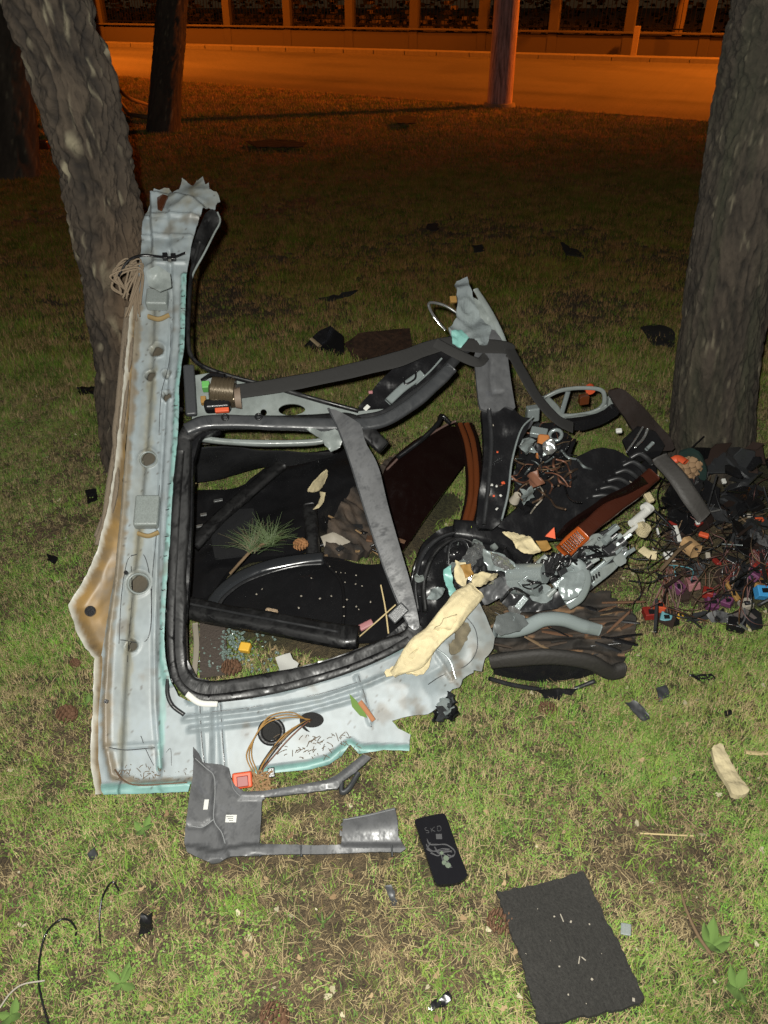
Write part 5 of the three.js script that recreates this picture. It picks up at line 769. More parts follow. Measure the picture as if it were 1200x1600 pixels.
{ // scrap heap at the foot of the right trunk
  const hp = thing('black_scrap_heap', 'heap of dark broken plastic ducts and hoses at the right edge', 'debris');
  const bl = [M.black, M.charcoal, M.greyDark, M.black, std([.03, .018, .014], .6), M.charcoal];
  tangle(hp, 'cable', 26, 1110, 830, 85, 90, .02, .2, bl, .0012, .0035, 20);
  for (let k = 0; k < 40; k++) { const x = rr(1020, 1215), y = rr(720, 950), h = rr(.02, .24), p = G(x, y, h), q = G(x + rr(-60, 60), y + rr(-50, 50), clamp(h + rr(-.08, .08), .02, .3)); bar('broken_rod', hp, pick([...bl, M.twig]), [p, p.clone().lerp(q, .5).add(V(0, rr(-.01, .015), 0)), q], rr(.002, .006), rr(.002, .005), YUP0, { seg: 6, ring: 6 }); }
  for (let k = 0; k < 90; k++) {
    const v = rnd(), x = 1015 + 190 * Math.sqrt(rnd()) - (v < .4 ? 20 : 0), y = 700 + 270 * v + rr(-8, 8); if (x < 1040 && y > 880) continue;
    const h = .03 + .27 * (1 - v) * rr(.5, 1), P = pl([x, y, h], [x + 20, y + rr(-5, 5), h + rr(-.03, .03)], [x, y - 16, h + rr(-.01, .05)]), n = 4 + Math.floor(rnd() * 3), s = rr(12, 42), a0 = rr(0, 6.28), el = rr(.3, .8);
    const px = Array.from({ length: n }, (_, i) => { const a = i / n * 6.283, r = s * rr(.55, 1.05), X = Math.cos(a) * r, Y = Math.sin(a) * r * el; return [x + X * Math.cos(a0) - Y * Math.sin(a0), y + (X * Math.sin(a0) + Y * Math.cos(a0)) * .8]; });
    const cf = rr(-1, 1); panel('broken_piece', hp, pick(bl), P, px, { cell: .014, t: rr(.003, .012), disp: (u, w) => cf * (u - w) * (u - w) * .9 });
  }
  tangle(hp, 'torn_wire', 70, 1100, 850, 95, 90, .06, .27, [M.wireBrown, M.greyDark, M.twig, M.greyDark, M.copper, M.wirePink], .0008, .0018, 24);
  tangle(hp, 'torn_wire', 14, 1010, 860, 30, 50, .1, .3, [M.wireBrown, M.greyDark, M.black], .0012, .0024, 18);
  press([G(1040, 945), G(1030, 720), G(1230, 720), G(1230, 960)]);
  bar('grey_beam', hp, std([.05, .047, .044], .6, { bumpMap: gritty, bumpScale: .001 }), [[1030, 716, .36], [1056, 744, .34], [1078, 776, .30], [1100, 808, .24]].map(p => G(...p)), .028, .012, V(0, .8, .6), { q: 1.8 });
  panel('green_hood', hp, std([.012, .028, .024], .6), pl([1060, 730, .26], [1104, 740, .26], [1084, 698, .36]), [[1058, 706], [1080, 698], [1096, 706], [1106, 730], [1104, 748], [1094, 744], [1088, 724], [1070, 716]], { cell: .008, t: .01, round: 1, disp: wv(.01, 14) });
  for (const [x, y, h, m] of [[1056, 718, .33, M.orange], [1050, 820, .2, M.red], [1100, 836, .2, M.orange], [1120, 878, .14, M.red], [1092, 818, .2, M.red], [1186, 812, .14, M.orange]]) box('coloured_clip', hp, m, G(x, y, h), [.03, .012, .016], rdir(.1), V(0, 1, .4), .004);
  bar('orange_arc', hp, M.orange, [[1050, 720, .34], [1060, 716, .35], [1072, 722, .35]].map(p => G(...p)), .012, .006, V(0, 1, .5));
  for (const [x, y, h, a, b] of [[1058, 834, .2, .014, .055], [1146, 738, .2, .014, .02], [1131, 752, .22, .014, .018], [1028, 832, .2, .006, .03], [1106, 868, .14, .014, .02], [1046, 870, .14, .03, .035], [1090, 816, .22, .012, .016], [1170, 806, .14, .012, .014]]) box('pale_clip', hp, pick([M.white, M.wirePale, M.white]), G(x, y, h), [a, .010, b], V(1, 0, rr(-.3, .3)), V(0, 1, .5), .003);
  bar('thin_rod', hp, M.charcoal, [[1104, 800, .22], [1112, 770, .3], [1120, 742, .36]].map(p => G(...p)), .003, .003); bar('bright_rod', hp, M.chrome, [[1100, 802, .24], [1124, 797, .24]].map(p => G(...p)), .003, .003); bar('bright_rod', hp, M.steel, [[1128, 850, .16], [1160, 852, .16]].map(p => G(...p)), .002, .002); bar('cardboard', hp, std([.36, .22, .10], .9), [[1070, 848, .2], [1088, 862, .2]].map(p => G(...p)), .018, .022, V(.3, 1, .4), { q: 2 });
  bar('cream_tab', thing('cream_tab', 'short cream foam tab lying between steel rails and scrap heap', 'foam'), M.foam, [[1002, 858, .2], [1014, 866, .2], [1026, 868, .2]].map(p => G(...p)), .013, .005, V(0, .8, .6), { q: 1.8 });
}
function harness(lab, root, ends, cols, name = 'wiring_harness') {
  const t = thing(name, lab, 'wiring'); const R = G(...root);
  ends.forEach(([x, y, h, m, sz], i) => { const E = G(x, y, h); const n = 3; for (let k = 0; k < n; k++) { const q = R.clone().lerp(E, .5).add(V(rr(-.03, .03), rr(.0, .04), rr(-.03, .03))); wire('wire', t, pick(cols), [R.clone().add(V(rr(-.01, .01), 0, rr(-.01, .01))), R.clone().lerp(E, .25).add(V(rr(-.02, .02), rr(0, .03), rr(-.02, .02))), q, E.clone().add(V(rr(-.006, .006), 0, rr(-.006, .006)))], .0016, { seg: 24 }); } if (m) { const b = box('connector', t, m, E, sz, rdir(.1), V(rr(-.3, .3), 1, .5), .003); box('latch', b, m === M.white ? M.grey : M.black, E.clone().add(V(0, sz[1] * .5, sz[2] * .2)), [sz[0] * .5, .004, sz[2] * .4], V(1, 0, 0), V(0, 1, .4), .001); } });
  return t;
}
harness('wire bundle with red, teal and yellow plugs nearest the bent tube', [1046, 886, .14], [[1016, 958, .03, M.red, [.036, .024, .04]], [1030, 948, .05, M.orange, [.03, .024, .03]], [1040, 966, .03, M.teal, [.032, .022, .03]], [1052, 972, .02, M.black, [.02, .02, .03]], [1062, 962, .03, M.yellow, [.012, .012, .028]]], [M.copper, M.wireBrown, M.wirePink, M.wireRed, M.wireBrown]);
harness('wire bundle with pale pink and lilac plugs in front of the cardboard piece', [1044, 880, .15], [[1082, 912, .08, M.pink, [.04, .026, .036]], [1060, 918, .06, M.purple, [.034, .022, .04]]], [M.wireBrown, M.teal, M.wireBrown, M.twig]);
harness('wire bundle with magenta, ochre and red plugs at the right edge', [1150, 880, .14], [[1112, 940, .04, M.purple, [.034, .026, .05]], [1106, 926, .06, M.red, [.03, .024, .03]], [1142, 920, .08, M.ochre, [.016, .012, .08]], [1136, 940, .05, M.purple, [.03, .02, .03]]], [M.wireRed, M.charcoal, M.wireBrown]);
harness('wire bundle with orange, violet, bright blue and clear plugs cut by the right edge', [1190, 862, .16], [[1184, 912, .08, M.ochre, [.05, .024, .03]], [1178, 896, .12, M.purple, [.05, .024, .03]], [1194, 926, .08, M.blue, [.05, .03, .036]], [1190, 886, .14, M.red, [.04, .02, .03]], [1165, 944, .05, M.wirePale, [.034, .02, .034]], [1204, 900, .1, M.red, [.04, .02, .03]]], [M.wireRed, M.charcoal, M.wirePink]);
{ const t = thing('black_relay', 'black plug with a bright pin in the grass below the clear plug', 'plug'); box('body', t, M.black, G(1150, 976, .03), [.05, .03, .04], V(1, 0, .4), V(.2, 1, .2), .005); box('pin', t, M.chrome, G(1160, 978, .05), [.006, .006, .035], V(1, 0, -.5), V(0, 1, 0), .001); bar('wire', t, M.grey, [G(1163, 950, .06), G(1164, 966, .05), G(1155, 980, .04)], .0025, .0025); }
{ const t = thing('fallen_stick', 'thin branches on the ground behind the scrap heap at the right edge', 'stick'); for (const a of [[[1120, 830, .1], [1160, 812, .08], [1205, 800, .05]], [[1130, 790, .12], [1165, 815, .1], [1205, 850, .06]], [[1140, 850, .1], [1180, 800, .08], [1204, 780, .04]]]) bar('branch', t, M.twig, a.map(p => G(...p)), .004, .004, V(0, 1, 0), { k: q => 1 - .5 * q }); }

// ---------------------------------------------------------------- things on the grass in front
{ // grey trim frame
  const t = thing('grey_trim_frame', 'broken grey plastic trim frame lying on the grass before the sill', 'car part');
  const P0 = pl([290, 1330, .03], [620, 1330, .03], [440, 1220, .075]);
  const o = [[303, 1169], [312, 1180], [318, 1194], [334, 1195], [346, 1196], [358, 1201], [361, 1217], [368, 1230], [381, 1238], [414, 1237], [460, 1229], [510, 1219], [527, 1211], [548, 1194], [566, 1179], [580, 1184], [560, 1203], [535, 1222], [527, 1233], [470, 1240], [414, 1247], [409, 1252], [408, 1285], [406, 1318], [416, 1321], [470, 1323], [533, 1323], [535, 1302], [536, 1281], [575, 1273], [617, 1262], [621, 1284], [622, 1308], [634, 1328], [626, 1334], [594, 1333], [500, 1337], [414, 1338], [356, 1342], [344, 1348], [331, 1350], [312, 1342], [294, 1333], [288, 1316], [289, 1296], [295, 1250], [301, 1215]];
  const Pp = ragged(uvs(P0, o), .0006, .01); press(Pp.map(p => P0.pt(...p)));
  const S = a => uvs(P0, a), e1 = S([[305, 1185], [322, 1200], [334, 1210], [336, 1240], [334, 1280], [346, 1300], [352, 1318]]), e2 = S([[296, 1290], [316, 1292], [334, 1280]]), bot = S([[294, 1330], [330, 1340], [400, 1330], [533, 1330], [630, 1330]]), arm = S([[360, 1212], [378, 1244], [414, 1242], [527, 1222], [572, 1182]]), flap = S([[536, 1302], [620, 1290]]), ridge = S([[408, 1250], [400, 1322]]);
  part('trim_body', sheet(P0, Pp, { cell: .0055, t: .006, disp: (u, v) => { const a = pdist(e1, u, v), b = pdist(bot, u, v).d, c = pdist(arm, u, v).d; return .009 * sstep(-.002, .002, a.s) * Math.exp(-a.d * 6) + .004 * Math.exp(-((a.d / .004) ** 2)) - .005 * Math.exp(-((pdist(e2, u, v).d / .004) ** 2)) + .010 * sstep(.014, .010, b) + .005 * sstep(.009, .006, c) + .010 * Math.exp(-((pdist(flap, u, v).d / .03) ** 2)) + .002 * noise(u * 6, v * 6); } }), M.grey, t);
  { const pe = std([.16, .165, .17], .7), lf = (n, pts, r = .0014) => bar(n, t, pe, pts.map(p => P0.at(p[0], p[1], .012)), r, .0012, P0.n, { seg: 40, ring: 6 }); lf('worn_edge', [[305, 1185], [322, 1200], [334, 1212], [336, 1240], [334, 1280], [346, 1300], [352, 1318]]); lf('worn_edge', [[296, 1290], [316, 1292], [334, 1280]]); lf('worn_edge', [[361, 1219], [366, 1234], [381, 1246], [414, 1248]], .001); lf('worn_edge', [[537, 1281], [575, 1274], [617, 1264]], .001); }
  box('white_sticker', t, M.white, P0.at(361, 1279, .010), [.024, .001, .016], P0.ux, P0.n, .0004); box('white_sticker', t, M.white, P0.at(322, 1257, .012), [.010, .001, .022], P0.ux, P0.n, .0004);
  for (let k = 0; k < 3; k++) box('printed_line', t, M.greyDark, P0.at(359 + k, 1276 + k * 3, .0112), [.015 - k * .003, .0004, .0012], P0.ux, P0.n, .0001);
  for (const x of [405, 470, 612]) bar('stiffener', t, M.greyDark, [P0.at(x, 1321, .012), P0.at(x + 1, 1339, .010)], .0025, .004, P0.n);
  bar('rear_edge', t, M.greyDark, [[534, 1221], [534, 1238], [545, 1232], [560, 1208]].map(p => P0.at(p[0], p[1], -.008)), .006, .010, P0.n);
}
{ // phone case, back upwards, with worn grey print
  const t = thing('black_phone_case', 'black phone with worn grey print lying face down on the grass', 'phone');
  const P0 = pl([650, 1380, .034], [730, 1380, .032], [690, 1272, .038]);
  const o = [[647, 1283], [650, 1279], [692, 1270], [697, 1274], [713, 1322], [731, 1366], [729, 1371], [716, 1380], [684, 1383], [679, 1378], [664, 1330]];
  const Pp = roundPoly(uvs(P0, o), 2); press(uvs(P0, [[645, 1278], [700, 1266], [736, 1370], [678, 1390]]).map(p => P0.pt(...p)));
  part('back_cover', sheet(P0, Pp, { cell: .012, t: .009 }), std([.010, .010, .012], .28, { roughnessMap: grime }), t);
  const pm = std([.055, .055, .058], .7), pg = std([.11, .14, .10], .7), ln = (pts, w = .0012, m = pm) => sweepGeo(pts.map(p => P0.at(p[0], p[1], .0006)), w, .0005, P0.n, { seg: pts.length * 6, ring: 5 });
  const L = [ // worn short lettering and square
    ...[[[667, 1293], [664, 1294], [665, 1297], [669, 1298], [670, 1301], [666, 1301]], [[673, 1294], [675, 1300]], [[679, 1292], [675, 1296], [680, 1299]], [[683, 1291], [688, 1291], [689, 1297], [684, 1298], [683, 1292]]].map(p => ln(p, .00055)),
  ];
  part('worn_lettering', joined(L), pm, t); box('square_mark', t, pm, P0.at(686, 1307, .0006), [.013, .0008, .012], P0.ux, P0.n, .0003);
  { const gs = []; const scr = [[[668, 1312], [672, 1318], [680, 1320], [696, 1320], [706, 1324], [711, 1332], [708, 1338], [700, 1336]], [[666, 1320], [670, 1326], [678, 1330], [690, 1327], [702, 1328]], [[672, 1318], [667, 1325], [672, 1330]], [[680, 1324], [686, 1332], [696, 1330], [706, 1330]], [[674, 1332], [684, 1337], [692, 1334], [700, 1340], [708, 1337]], [[690, 1336], [693, 1345], [700, 1352], [706, 1356]], [[696, 1336], [698, 1345], [705, 1352]]]; for (const s of scr) for (let k = 0; k < 3; k++) gs.push(ln(s.map(p => [p[0] + rr(-1.6, 1.6), p[1] + rr(-1.6, 1.6)]), rr(.0004, .0011))); part('worn_print', joined(gs), pm, t); }
  for (const [x, y, s] of [[697, 1341, .006], [694, 1348, .005], [700, 1352, .006], [690, 1333, .004]]) part('print_spot', cyl(P0.at(x, y, .0006), P0.n, s, s, .0012, 12), pg, t);
}
{ // felt mat
  const t = thing('black_felt_mat', 'rectangular black felt mat flecked with lint in the lower right', 'mat');
  const P0 = pl([780, 1394, .030], [912, 1363, .034], [850, 1600, .032]);
  const o = [[777, 1393], [845, 1380], [912, 1361], [930, 1400], [968, 1472], [1006, 1560], [1000, 1568], [920, 1584], [847, 1602], [838, 1585], [815, 1505], [792, 1440]];
  let Pp = ragged(uvs(P0, o), .0026, .009); press(Pp.map(p => P0.pt(...p)));
  const felt = noiseTex(512, 4, (x, y) => { const v = .55 + .25 * tn(x, y, 50) + .2 * tn(x, y, 120, 3) + (rnd() - .5) * .5; return [v, v, v * .97]; });
  part('felt', sheet(P0, Pp, { cell: .008, t: .009, disp: (u, v) => .011 * noise(u * 6, v * 6, 3) + .003 * noise(u * 30, v * 34, 5) + .0008 * noise(u * 130, v * 130) }), new THREE.MeshStandardMaterial({ color: lin(.042, .040, .037), map: felt, bumpMap: felt, bumpScale: .002, roughness: 1, side: THREE.DoubleSide }), t);
  for (const [x, y, w, l] of [[866, 1432, .005, .004], [892, 1440, .005, .006], [878, 1434, .003, .02], [925, 1530, .006, .005], [905, 1500, .003, .018], [912, 1498, .003, .012], [874, 1510, .004, .004], [822, 1492, .006, .007], [888, 1554, .004, .004], [921, 1444, .004, .004], [990, 1562, .009, .006], [860, 1470, .002, .002], [840, 1420, .002, .003], [940, 1490, .002, .002], [916, 1568, .003, .002]]) box('lint', t, M.wirePale, P0.at(x, y, .006), [l * .8, .0012, w * .7], rdir(), P0.n, .0008);
}
{ const t = thing('cream_foam_strip', 'curved cream foam strip lying alone on the grass at right', 'foam'), P0 = pl([1115, 1240, .03], [1170, 1240, .03], [1130, 1165, .03]); panel('strip', t, M.foam, P0, [[1112, 1166], [1128, 1160], [1134, 1176], [1144, 1192], [1156, 1210], [1171, 1234], [1168, 1241], [1146, 1244], [1136, 1224], [1122, 1200], [1114, 1182]], { press: 1, cell: .006, t: .014, round: 1, disp: (u, v) => .008 * noise(u * 20, v * 20, 3) + .004 * noise(u * 60, v * 60) }); }
for (const [px, lab, h] of [
  [[[978, 1098], [990, 1094], [1003, 1102], [1015, 1122], [1006, 1128], [992, 1116]], 'dark grey plastic shard with folded edge in front of the black scoop', .02],
  [[[600, 1384], [610, 1382], [616, 1392], [616, 1402], [623, 1414], [616, 1418], [606, 1402]], 'small black shard between the grey trim and the felt mat', .015],
  [[[222, 1426], [232, 1430], [238, 1424], [240, 1442], [234, 1462], [226, 1458], [217, 1474], [218, 1456]], 'glossy black shard standing in the grass at lower left', .02],
  [[[138, 1330], [150, 1322], [152, 1336], [142, 1348]], 'little black shard in grass left of the grey trim', .015],
  [[[682, 1560], [700, 1546], [706, 1560], [692, 1572], [676, 1580], [668, 1574]], 'black scrap in the grass at the bottom edge', .015],
  [[[132, 766], [150, 764], [154, 782], [138, 788]], 'black fragment on dim grass left of the sill', .02],
  [[[72, 864], [92, 872], [86, 882], [76, 876]], 'thin black fragment far left in the grass', .012],
  [[[1076, 1054], [1112, 1052], [1120, 1062], [1090, 1064]], 'black sliver in the grass right of the scoop', .012],
  [[[1024, 1076], [1040, 1072], [1044, 1088], [1030, 1096]], 'dark brown fragment above the grey plastic shard', .012],
  [[[1132, 1114], [1142, 1108], [1144, 1118], [1134, 1122]], 'tiny black crumb near the right edge', .012],
  [[[1002, 512], [1030, 506], [1056, 520], [1054, 542], [1020, 540]], 'dark flat piece of plastic beside the mossy trunk', .03],
  [[[615, 184], [636, 180], [652, 184], [648, 193], [622, 193]], 'black lump on the orange lit verge left of the pole', .08],
  [[[384, 222], [420, 218], [480, 222], [474, 230], [400, 230]], 'long black strip lying on the far dim grass', .05],
  [[[120, 606], [150, 604], [148, 618], [124, 616]], 'black scrap just left of the leaning trunk', .02],
  [[[875, 380], [905, 392], [912, 402], [884, 398]], 'dark scrap on the dim lawn left of the mossy trunk', .03],
  [[[738, 384], [754, 382], [756, 392], [742, 394]], 'small dark scrap on the lawn above the torn roof pillar', .03],
  [[[666, 350], [686, 350], [684, 360], [668, 360]], 'dark scrap on the lawn left of and above the roof pillar', .03],
  [[[500, 468], [540, 458], [560, 452], [556, 458], [520, 470]], 'long thin dark scrap on the lawn beyond the black plate', .03],
]) { const c = px.reduce((a, p) => [a[0] + p[0] / px.length, a[1] + p[1] / px.length], [0, 0]), P0 = pl([c[0] - 8, c[1] + 5, h], [c[0] + 8, c[1] + 5, h + rr(-.004, .006)], [c[0], c[1] - 6, h + rr(.004, .012)]); const o = { cell: .01, t: .005, rag: .002, disp: crumple(.014, 22, c[0]) }; solo('plastic_shard', sheet(P0, ragged(uvs(P0, px), h > .025 ? .01 : .002, h > .025 ? .04 : .012), { ...o, cell: h > .025 ? .03 : .008 }), lab.includes('grey') ? M.greyDark : h > .025 ? M.belt : M.black, lab, 'shard'); }
{ solo('black_cable', sweepGeo([[76, 1600, .02], [66, 1566, .03], [60, 1530, .035], [63, 1490, .04], [72, 1458, .05], [92, 1438, .06], [108, 1438, .05], [119, 1452, .03], [118, 1462, .02]].map(p => G(...p)), .0019, .0019, V(0, 1, 0), { seg: 70, ring: 7 }), M.black, 'black cable looping through the grass at bottom left', 'cable');
  solo('thin_wire', sweepGeo([[157, 1474, .02], [155, 1440, .03], [160, 1402, .05], [175, 1378, .05], [186, 1392, .04]].map(p => G(...p)), .0016, .0016), M.black, 'thin dark wire sticking up left of the glossy black shard', 'wire');
  solo('pale_string', sweepGeo([[0, 1574, .03], [16, 1552, .04], [36, 1538, .045], [70, 1532, .04]].map(p => G(...p)), .0017, .0017), M.wirePale, 'pale cord across the black cable at bottom left', 'cord');
  solo('dry_twig', sweepGeo([[1062, 1384, .05], [1072, 1420, .05], [1090, 1460, .04], [1110, 1490, .03]].map(p => G(...p)), .003, .003, V(0, 1, 0), { k: q => .7 + .5 * q }), M.twig, 'thin brown twig on the bare soil right of the felt mat', 'twig');
  solo('pale_twig', sweepGeo([[1000, 1302, .015], [1040, 1304, .02], [1084, 1306, .015]].map(p => G(...p)), .002, .002), M.straw, 'straight pale straw on the bare patch above the felt mat', 'straw');
  solo('splinter', sweepGeo([[1164, 1175, .02], [1185, 1177, .02], [1206, 1177, .02]].map(p => G(...p)), .006, .003), M.straw, 'pale wood splinter at the right edge above the foam strip', 'splinter');
  solo('small_broken_plate', boxGeo(G(978, 1452, .02), [.02, .004, .022], V(1, .2, .3), V(.2, 1, .3), .002), M.palePaint, 'small pale chip in the grass right of the felt mat', 'chip');
  solo('thrown_branch', joined([sweepGeo([[178, 90, .5], [200, 112, .3], [232, 124, .1]].map(p => G(p[0], p[1] + 40, p[2])), .025, .025), sweepGeo([[172, 100, .4], [188, 130, .1], [206, 152, .05]].map(p => G(p[0], p[1] + 30, p[2])), .03, .03)]), std([.2, .15, .1], .9), 'pale bare branch on the verge by the dark background trunk', 'branch');
  solo('dark_branch', sweepGeo([[200, 178, .06], [222, 182, .08], [240, 184, .06]].map(p => G(...p)), .03, .03), M.twig, 'dark short log at the foot of the background trunk', 'log');
  solo('red_reflector_scrap', boxGeo(G(66, 226, .1), [.16, .1, .06], V(1, 0, .2), V(0, 1, .4), .02), M.copperTrim, 'reddish scrap beside the far left trunk', 'scrap');
  const lp = new THREE.PlaneGeometry(1, 1, 4, 6); { const p = lp.attributes.position; for (let i = 0; i < p.count; i++) { const x = p.getX(i), y = p.getY(i) + .5; p.setXYZ(i, x * Math.sin(Math.PI * clamp(y * .92 + .06)) * .5, y, .25 * y * y - .5 * Math.abs(x) * .2); } lp.computeVertexNormals(); }
  const lm = std([.10, .17, .038], .95);
  for (const [x, y, n, L, lab] of [[136, 1104, 3, .05, 'bright green broad leaf touching the sill edge'], [225, 1380 - 80, 4, .06, 'broad leaf weed below the sill corner'], [1110, 1480, 6, .085, 'flat broad leaf weed right of the felt mat'], [1150, 1550, 5, .07, 'broad leaf weed in the lower right corner'], [190, 1540, 5, .06, 'pale broad leaf weed near the lower left'], [20, 1590, 4, .06, 'dark broad leaf weed in the bottom left corner'], [505, 1446, 5, .06, 'tuft of bright grass leaves below the grey trim'], [990, 960, 6, .08, 'fresh green leaves between the steel tube and red plug']]) {
    const t = thing('broadleaf_weed', lab, 'weed'), b = G(x, y, .01); for (let k = 0; k < n; k++) { const g = lp.clone(); const q = y === 1446 || y === 960; g.scale(L * (q ? .14 : .55) * rr(.8, 1.1), L * rr(.6, 1) * .6, L); g.rotateX((q ? -.9 : -1.4) + rr(-.25, .3)); g.rotateY(k / n * 6.28 + rr(-.6, .6)); g.translate(b.x, b.y + .004 + rr(0, .014), b.z); part('leaf', g, lm, t); } part('stem', cyl(b, V(0, 1, 0), .002, .003, .03, 6), lm, t);
  }
  { const t = thing('green_leaf_sprig', 'green leaf with a brown stalk stuck on the lower panel', 'leaf'); const P0 = new Plane(F.pt(0, 0, .03), F.pt(1, 0, .03), F.pt(0, 1, .035)); panel('leaf', t, lm, P0, [[546, 1084], [556, 1094], [568, 1108], [574, 1122], [562, 1118], [550, 1104]], { cell: .01, t: .001, disp: wv(.004, 30) }); bar('stalk', t, std([.3, .13, .06], .9), [[562, 1096], [574, 1112], [584, 1126]].map(p => P0.at(p[0], p[1], .004)), .006, .003, F.n); }
}

// ---------------------------------------------------------------- grass and litter
function inst(name, geo, mat, list, label, cat) { const m = new THREE.InstancedMesh(geo, mat, list.length), M4 = new THREE.Matrix4(), c = new THREE.Color(); list.forEach((q, i) => { M4.compose(q.p, q.q, q.s); m.setMatrixAt(i, M4); m.setColorAt(i, c.setRGB(...q.c)); }); m.name = name; m.castShadow = m.receiveShadow = true; m.userData.kind = 'stuff'; tag(m, label, cat); scene.add(m); return m; }
function tuftGeo(n, L, w, spread, lean) { const pos = [], ix = []; for (let k = 0; k < n; k++) { const a = rr(0, 6.283), d = rr(.2, 1) * lean, l = L * rr(.5, 1.15), ox = rr(-spread, spread), oz = rr(-spread, spread), sx = -Math.sin(a) * w, sz = Math.cos(a) * w, b = pos.length / 3; for (let i = 0; i <= 2; i++) { const t = i / 2, r = l * t * Math.sin(d * t), y = l * t * Math.cos(d * t), ww = 1 - t * .9; pos.push(ox + Math.cos(a) * r - sx * ww, y, oz + Math.sin(a) * r - sz * ww, ox + Math.cos(a) * r + sx * ww, y, oz + Math.sin(a) * r + sz * ww); } ix.push(b, b + 1, b + 3, b, b + 3, b + 2, b + 2, b + 3, b + 5, b + 2, b + 5, b + 4); } const g = new THREE.BufferGeometry(); g.setAttribute('position', new THREE.Float32BufferAttribute(pos, 3)); g.setIndex(ix); g.computeVertexNormals(); return g; }
const YUP = V(0, 1, 0), onRoad = (x, z) => { const p = V(x, 0, z); for (let i = 0; i < RN.length - 1; i++) { const a = RN[i], b = RN[i + 1]; if (x >= a.x && x < b.x) { return z < mix(a.z, b.z, (x - a.x) / (b.x - a.x)) + .1 * noise(x * 3, 1); } } return x < RN[0].x || x > RN[RN.length - 1].x; };
const blade = new THREE.MeshPhysicalMaterial({ color: 0xffffff, roughness: .9, specularIntensity: .25, side: THREE.DoubleSide });
{
  const Ls = [[], [], [], []];
  const add = (k, x, z, s, c) => Ls[k].push({ p: V(x, gh(x, z) - .003, z), q: new THREE.Quaternion().setFromAxisAngle(YUP, rr(0, 6.283)), s: V(s * rr(.8, 1.2), s * rr(.55, 1.15), s * rr(.8, 1.2)), c });
  const inView = (x, z) => { const w = .55 * (-z * cP + 1.0) + .25; return Math.abs(x) < w; };
  const colour = (p, x, z) => { const n = rr(0, 1), y = noise(x * 2.2, z * 2.2, 6); return n < .27 + .35 * (1 - p) ? mix3([.20, .155, .08], [.35, .28, .15], rnd()) : mix3(mix3([.078, .155, .026], [.15, .235, .045], rnd()), [.165, .215, .052], clamp(.35 + y)).map(v => v * rr(.75, 1.15) * (1 + .6 * noise(x * 6, z * 6, 3))); };
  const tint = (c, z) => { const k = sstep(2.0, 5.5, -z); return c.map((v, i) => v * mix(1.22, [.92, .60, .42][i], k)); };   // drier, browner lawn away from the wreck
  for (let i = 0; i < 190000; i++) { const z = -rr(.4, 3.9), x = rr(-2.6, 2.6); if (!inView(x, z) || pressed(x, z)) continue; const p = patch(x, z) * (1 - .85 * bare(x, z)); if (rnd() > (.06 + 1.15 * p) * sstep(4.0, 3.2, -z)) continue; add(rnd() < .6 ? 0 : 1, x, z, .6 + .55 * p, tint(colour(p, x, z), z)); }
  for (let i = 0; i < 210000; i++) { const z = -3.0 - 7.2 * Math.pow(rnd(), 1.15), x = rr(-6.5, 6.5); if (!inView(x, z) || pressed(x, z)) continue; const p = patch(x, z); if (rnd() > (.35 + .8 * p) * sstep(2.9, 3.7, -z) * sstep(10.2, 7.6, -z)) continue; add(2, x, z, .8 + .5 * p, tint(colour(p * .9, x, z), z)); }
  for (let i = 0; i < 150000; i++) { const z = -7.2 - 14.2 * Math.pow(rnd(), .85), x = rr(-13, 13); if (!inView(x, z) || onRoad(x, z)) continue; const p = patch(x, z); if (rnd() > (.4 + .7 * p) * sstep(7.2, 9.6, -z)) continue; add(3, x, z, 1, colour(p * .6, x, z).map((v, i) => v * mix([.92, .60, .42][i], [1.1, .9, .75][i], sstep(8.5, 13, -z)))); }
  for (let i = 0; i < 260; i++) { const z = -rr(.5, 3.2), x = rr(-2, 2); if (!inView(x, z) || pressed(x, z) || patch(x, z) < .4) continue; for (let k = 0; k < 5; k++) add(0, x + rr(-.03, .03), z + rr(-.03, .03), rr(1.2, 1.7), mix3([.11, .19, .03], [.18, .26, .05], rnd())); }
  inst('grass', tuftGeo(8, .031, .0012, .016, 1.3), blade, Ls[0], 'short patchy green and straw coloured grass near the wreck', 'grass');
  inst('grass_001', tuftGeo(10, .024, .0013, .02, 1.4), blade, Ls[1], 'low matted grass between the taller tufts', 'grass');
  inst('grass_002', tuftGeo(9, .040, .0022, .03, 1.2), blade, Ls[2], 'dim lawn between the wreck and the verge', 'grass');
  inst('grass_003', tuftGeo(9, .046, .004, .06, 1.15), blade, Ls[3], 'orange lit grass of the verge along the road', 'grass');
  // dry straw, needles and leaf crumbs lying flat
  const st = [], cr = [], cl = []; const qf = () => new THREE.Quaternion().setFromEuler(new THREE.Euler(rr(-.25, .25), rr(0, 6.283), rr(-.25, .25)));
  for (let i = 0; i < 42000; i++) { const z = -rr(.4, 3.4), x = rr(-2.2, 2.2); if (!inView(x, z) || pressed(x, z)) continue; const b = bare(x, z); if (rnd() > .35 + .7 * b + .4 * (1 - patch(x, z))) continue; st.push({ p: V(x, gh(x, z) + rr(.003, .022), z), q: qf(), s: V(rr(.3, 1.15) * (rnd() < .08 ? 1.8 : .75), 1, rr(.5, 1.0)), c: mix3([.15, .105, .055], [.36, .29, .16], rnd() ** 1.6) }); }
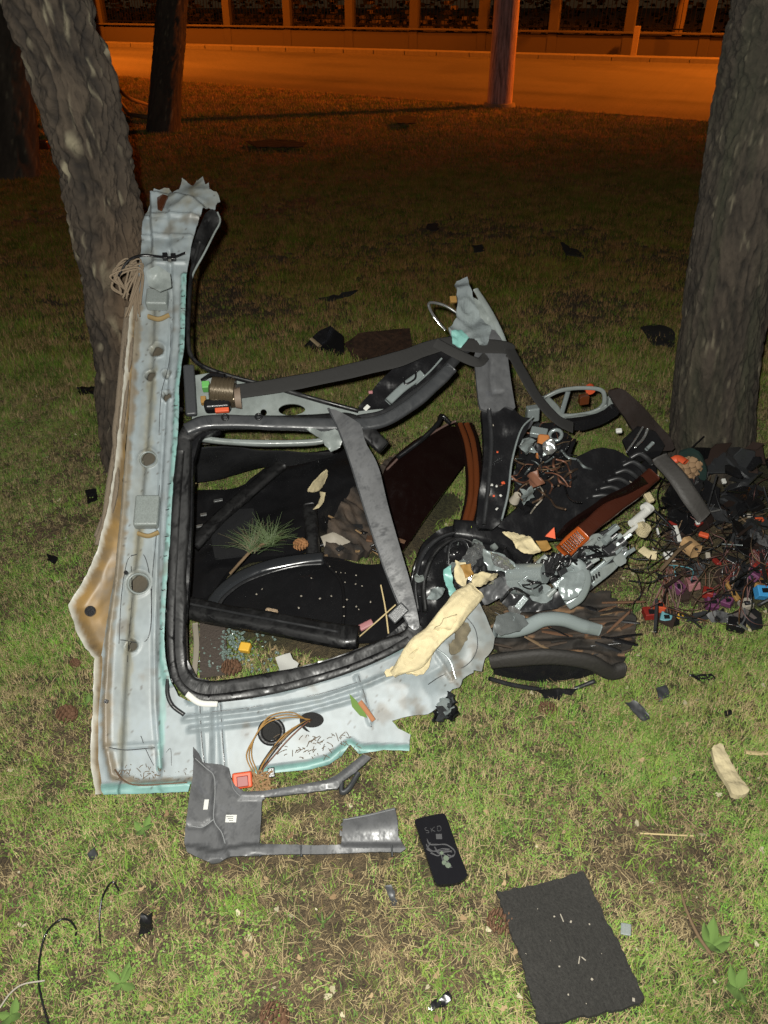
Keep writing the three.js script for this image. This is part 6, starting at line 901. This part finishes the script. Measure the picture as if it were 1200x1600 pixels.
  for (let i = 0; i < 2600; i++) { const z = -rr(.4, 3.4), x = rr(-2.2, 2.2); if (!inView(x, z) || pressed(x, z)) continue; cr.push({ p: V(x, gh(x, z) + rr(.006, .024), z), q: new THREE.Quaternion().setFromEuler(new THREE.Euler(rr(-.6, .6), rr(0, 6.283), rr(-.6, .6))), s: V(1, 1, 1).multiplyScalar(rr(.25, 1.0)), c: rnd() < .22 ? mix3([.28, .25, .16], [.44, .40, .27], rnd()) : mix3([.16, .10, .055], [.34, .25, .14], rnd()) }); }
  for (let i = 0; i < 90000; i++) { const z = -rr(.4, 3.0), x = rr(-2, 2); if (!inView(x, z) || pressed(x, z)) continue; const p = clamp(1.3 * fbm(x * 2.6, z * 2.6, 12, 3) + .25) * (1 - bare(x, z)); if (rnd() > p) continue; cl.push({ p: V(x, gh(x, z) + rr(.008, .026), z), q: new THREE.Quaternion().setFromEuler(new THREE.Euler(rr(-.5, .5), rr(0, 6.283), rr(-.5, .5))), s: V(1, 1, 1).multiplyScalar(rr(.5, 1.2)), c: mix3([.085, .165, .03], [.19, .27, .065], rnd()) }); }
  inst('straw_litter', sweepGeo([V(-.026, 0, 0), V(0, .003, .003), V(.026, 0, 0)], .0009, .0006, YUP, { seg: 4, ring: 4 }), blade, st, 'dry straw and pine needles scattered in the grass', 'litter');
  const cg = new THREE.CircleGeometry(.010, 9); { const p = cg.attributes.position; for (let i = 1; i < p.count; i++) { const k = [1, .62, .95, 1.1, .7, .5, .9, 1.15, .75, 1][i % 10] ; p.setXY(i, p.getX(i) * k, p.getY(i) * k * .62); } } cg.rotateX(-1.57); { const p = cg.attributes.position; for (let i = 0; i < p.count; i++) p.setY(i, 9 * (p.getX(i) ** 2) + .002 * Math.sin(i * 3)); cg.computeVertexNormals(); } inst('leaf_litter', cg, blade, cr, 'pale crumbs of dry leaves and chips in the grass', 'litter');
  const c3 = []; for (let k = 0; k < 5; k++) { const g = new THREE.CircleGeometry(.0033, 5); g.scale(1, .62, 1); g.rotateX(-1.57 + rr(-.6, .6)); g.translate(rr(.002, .014), rr(-.003, .006), 0); g.rotateY(k * 1.26 + rr(-.5, .5)); c3.push(g); } inst('clover', joined(c3), blade, cl, 'small round clover leaves among the grass', 'clover');
  console.log('grass', Ls.map(l => l.length), st.length, cr.length, cl.length);
}
const GROUPS = { pine_cone: 'pine cones scattered in the grass and wreck', plastic_shard: 'plastic shards scattered over the lawn', broadleaf_weed: 'broad leaf weeds growing in the grass', wiring_harness: 'wire bundles with coloured plugs at the right edge', dry_stalk: 'dry stalks in the door opening', pine_tree: 'tree trunks around the wreck', street_lamp: 'street lamps along the road' };
for (const t of THINGS) { const k = t.name.replace(/_\d{3}$/, ''); if (GROUPS[k]) t.userData.group = GROUPS[k]; }
settle();
renderer.render(scene, camera);
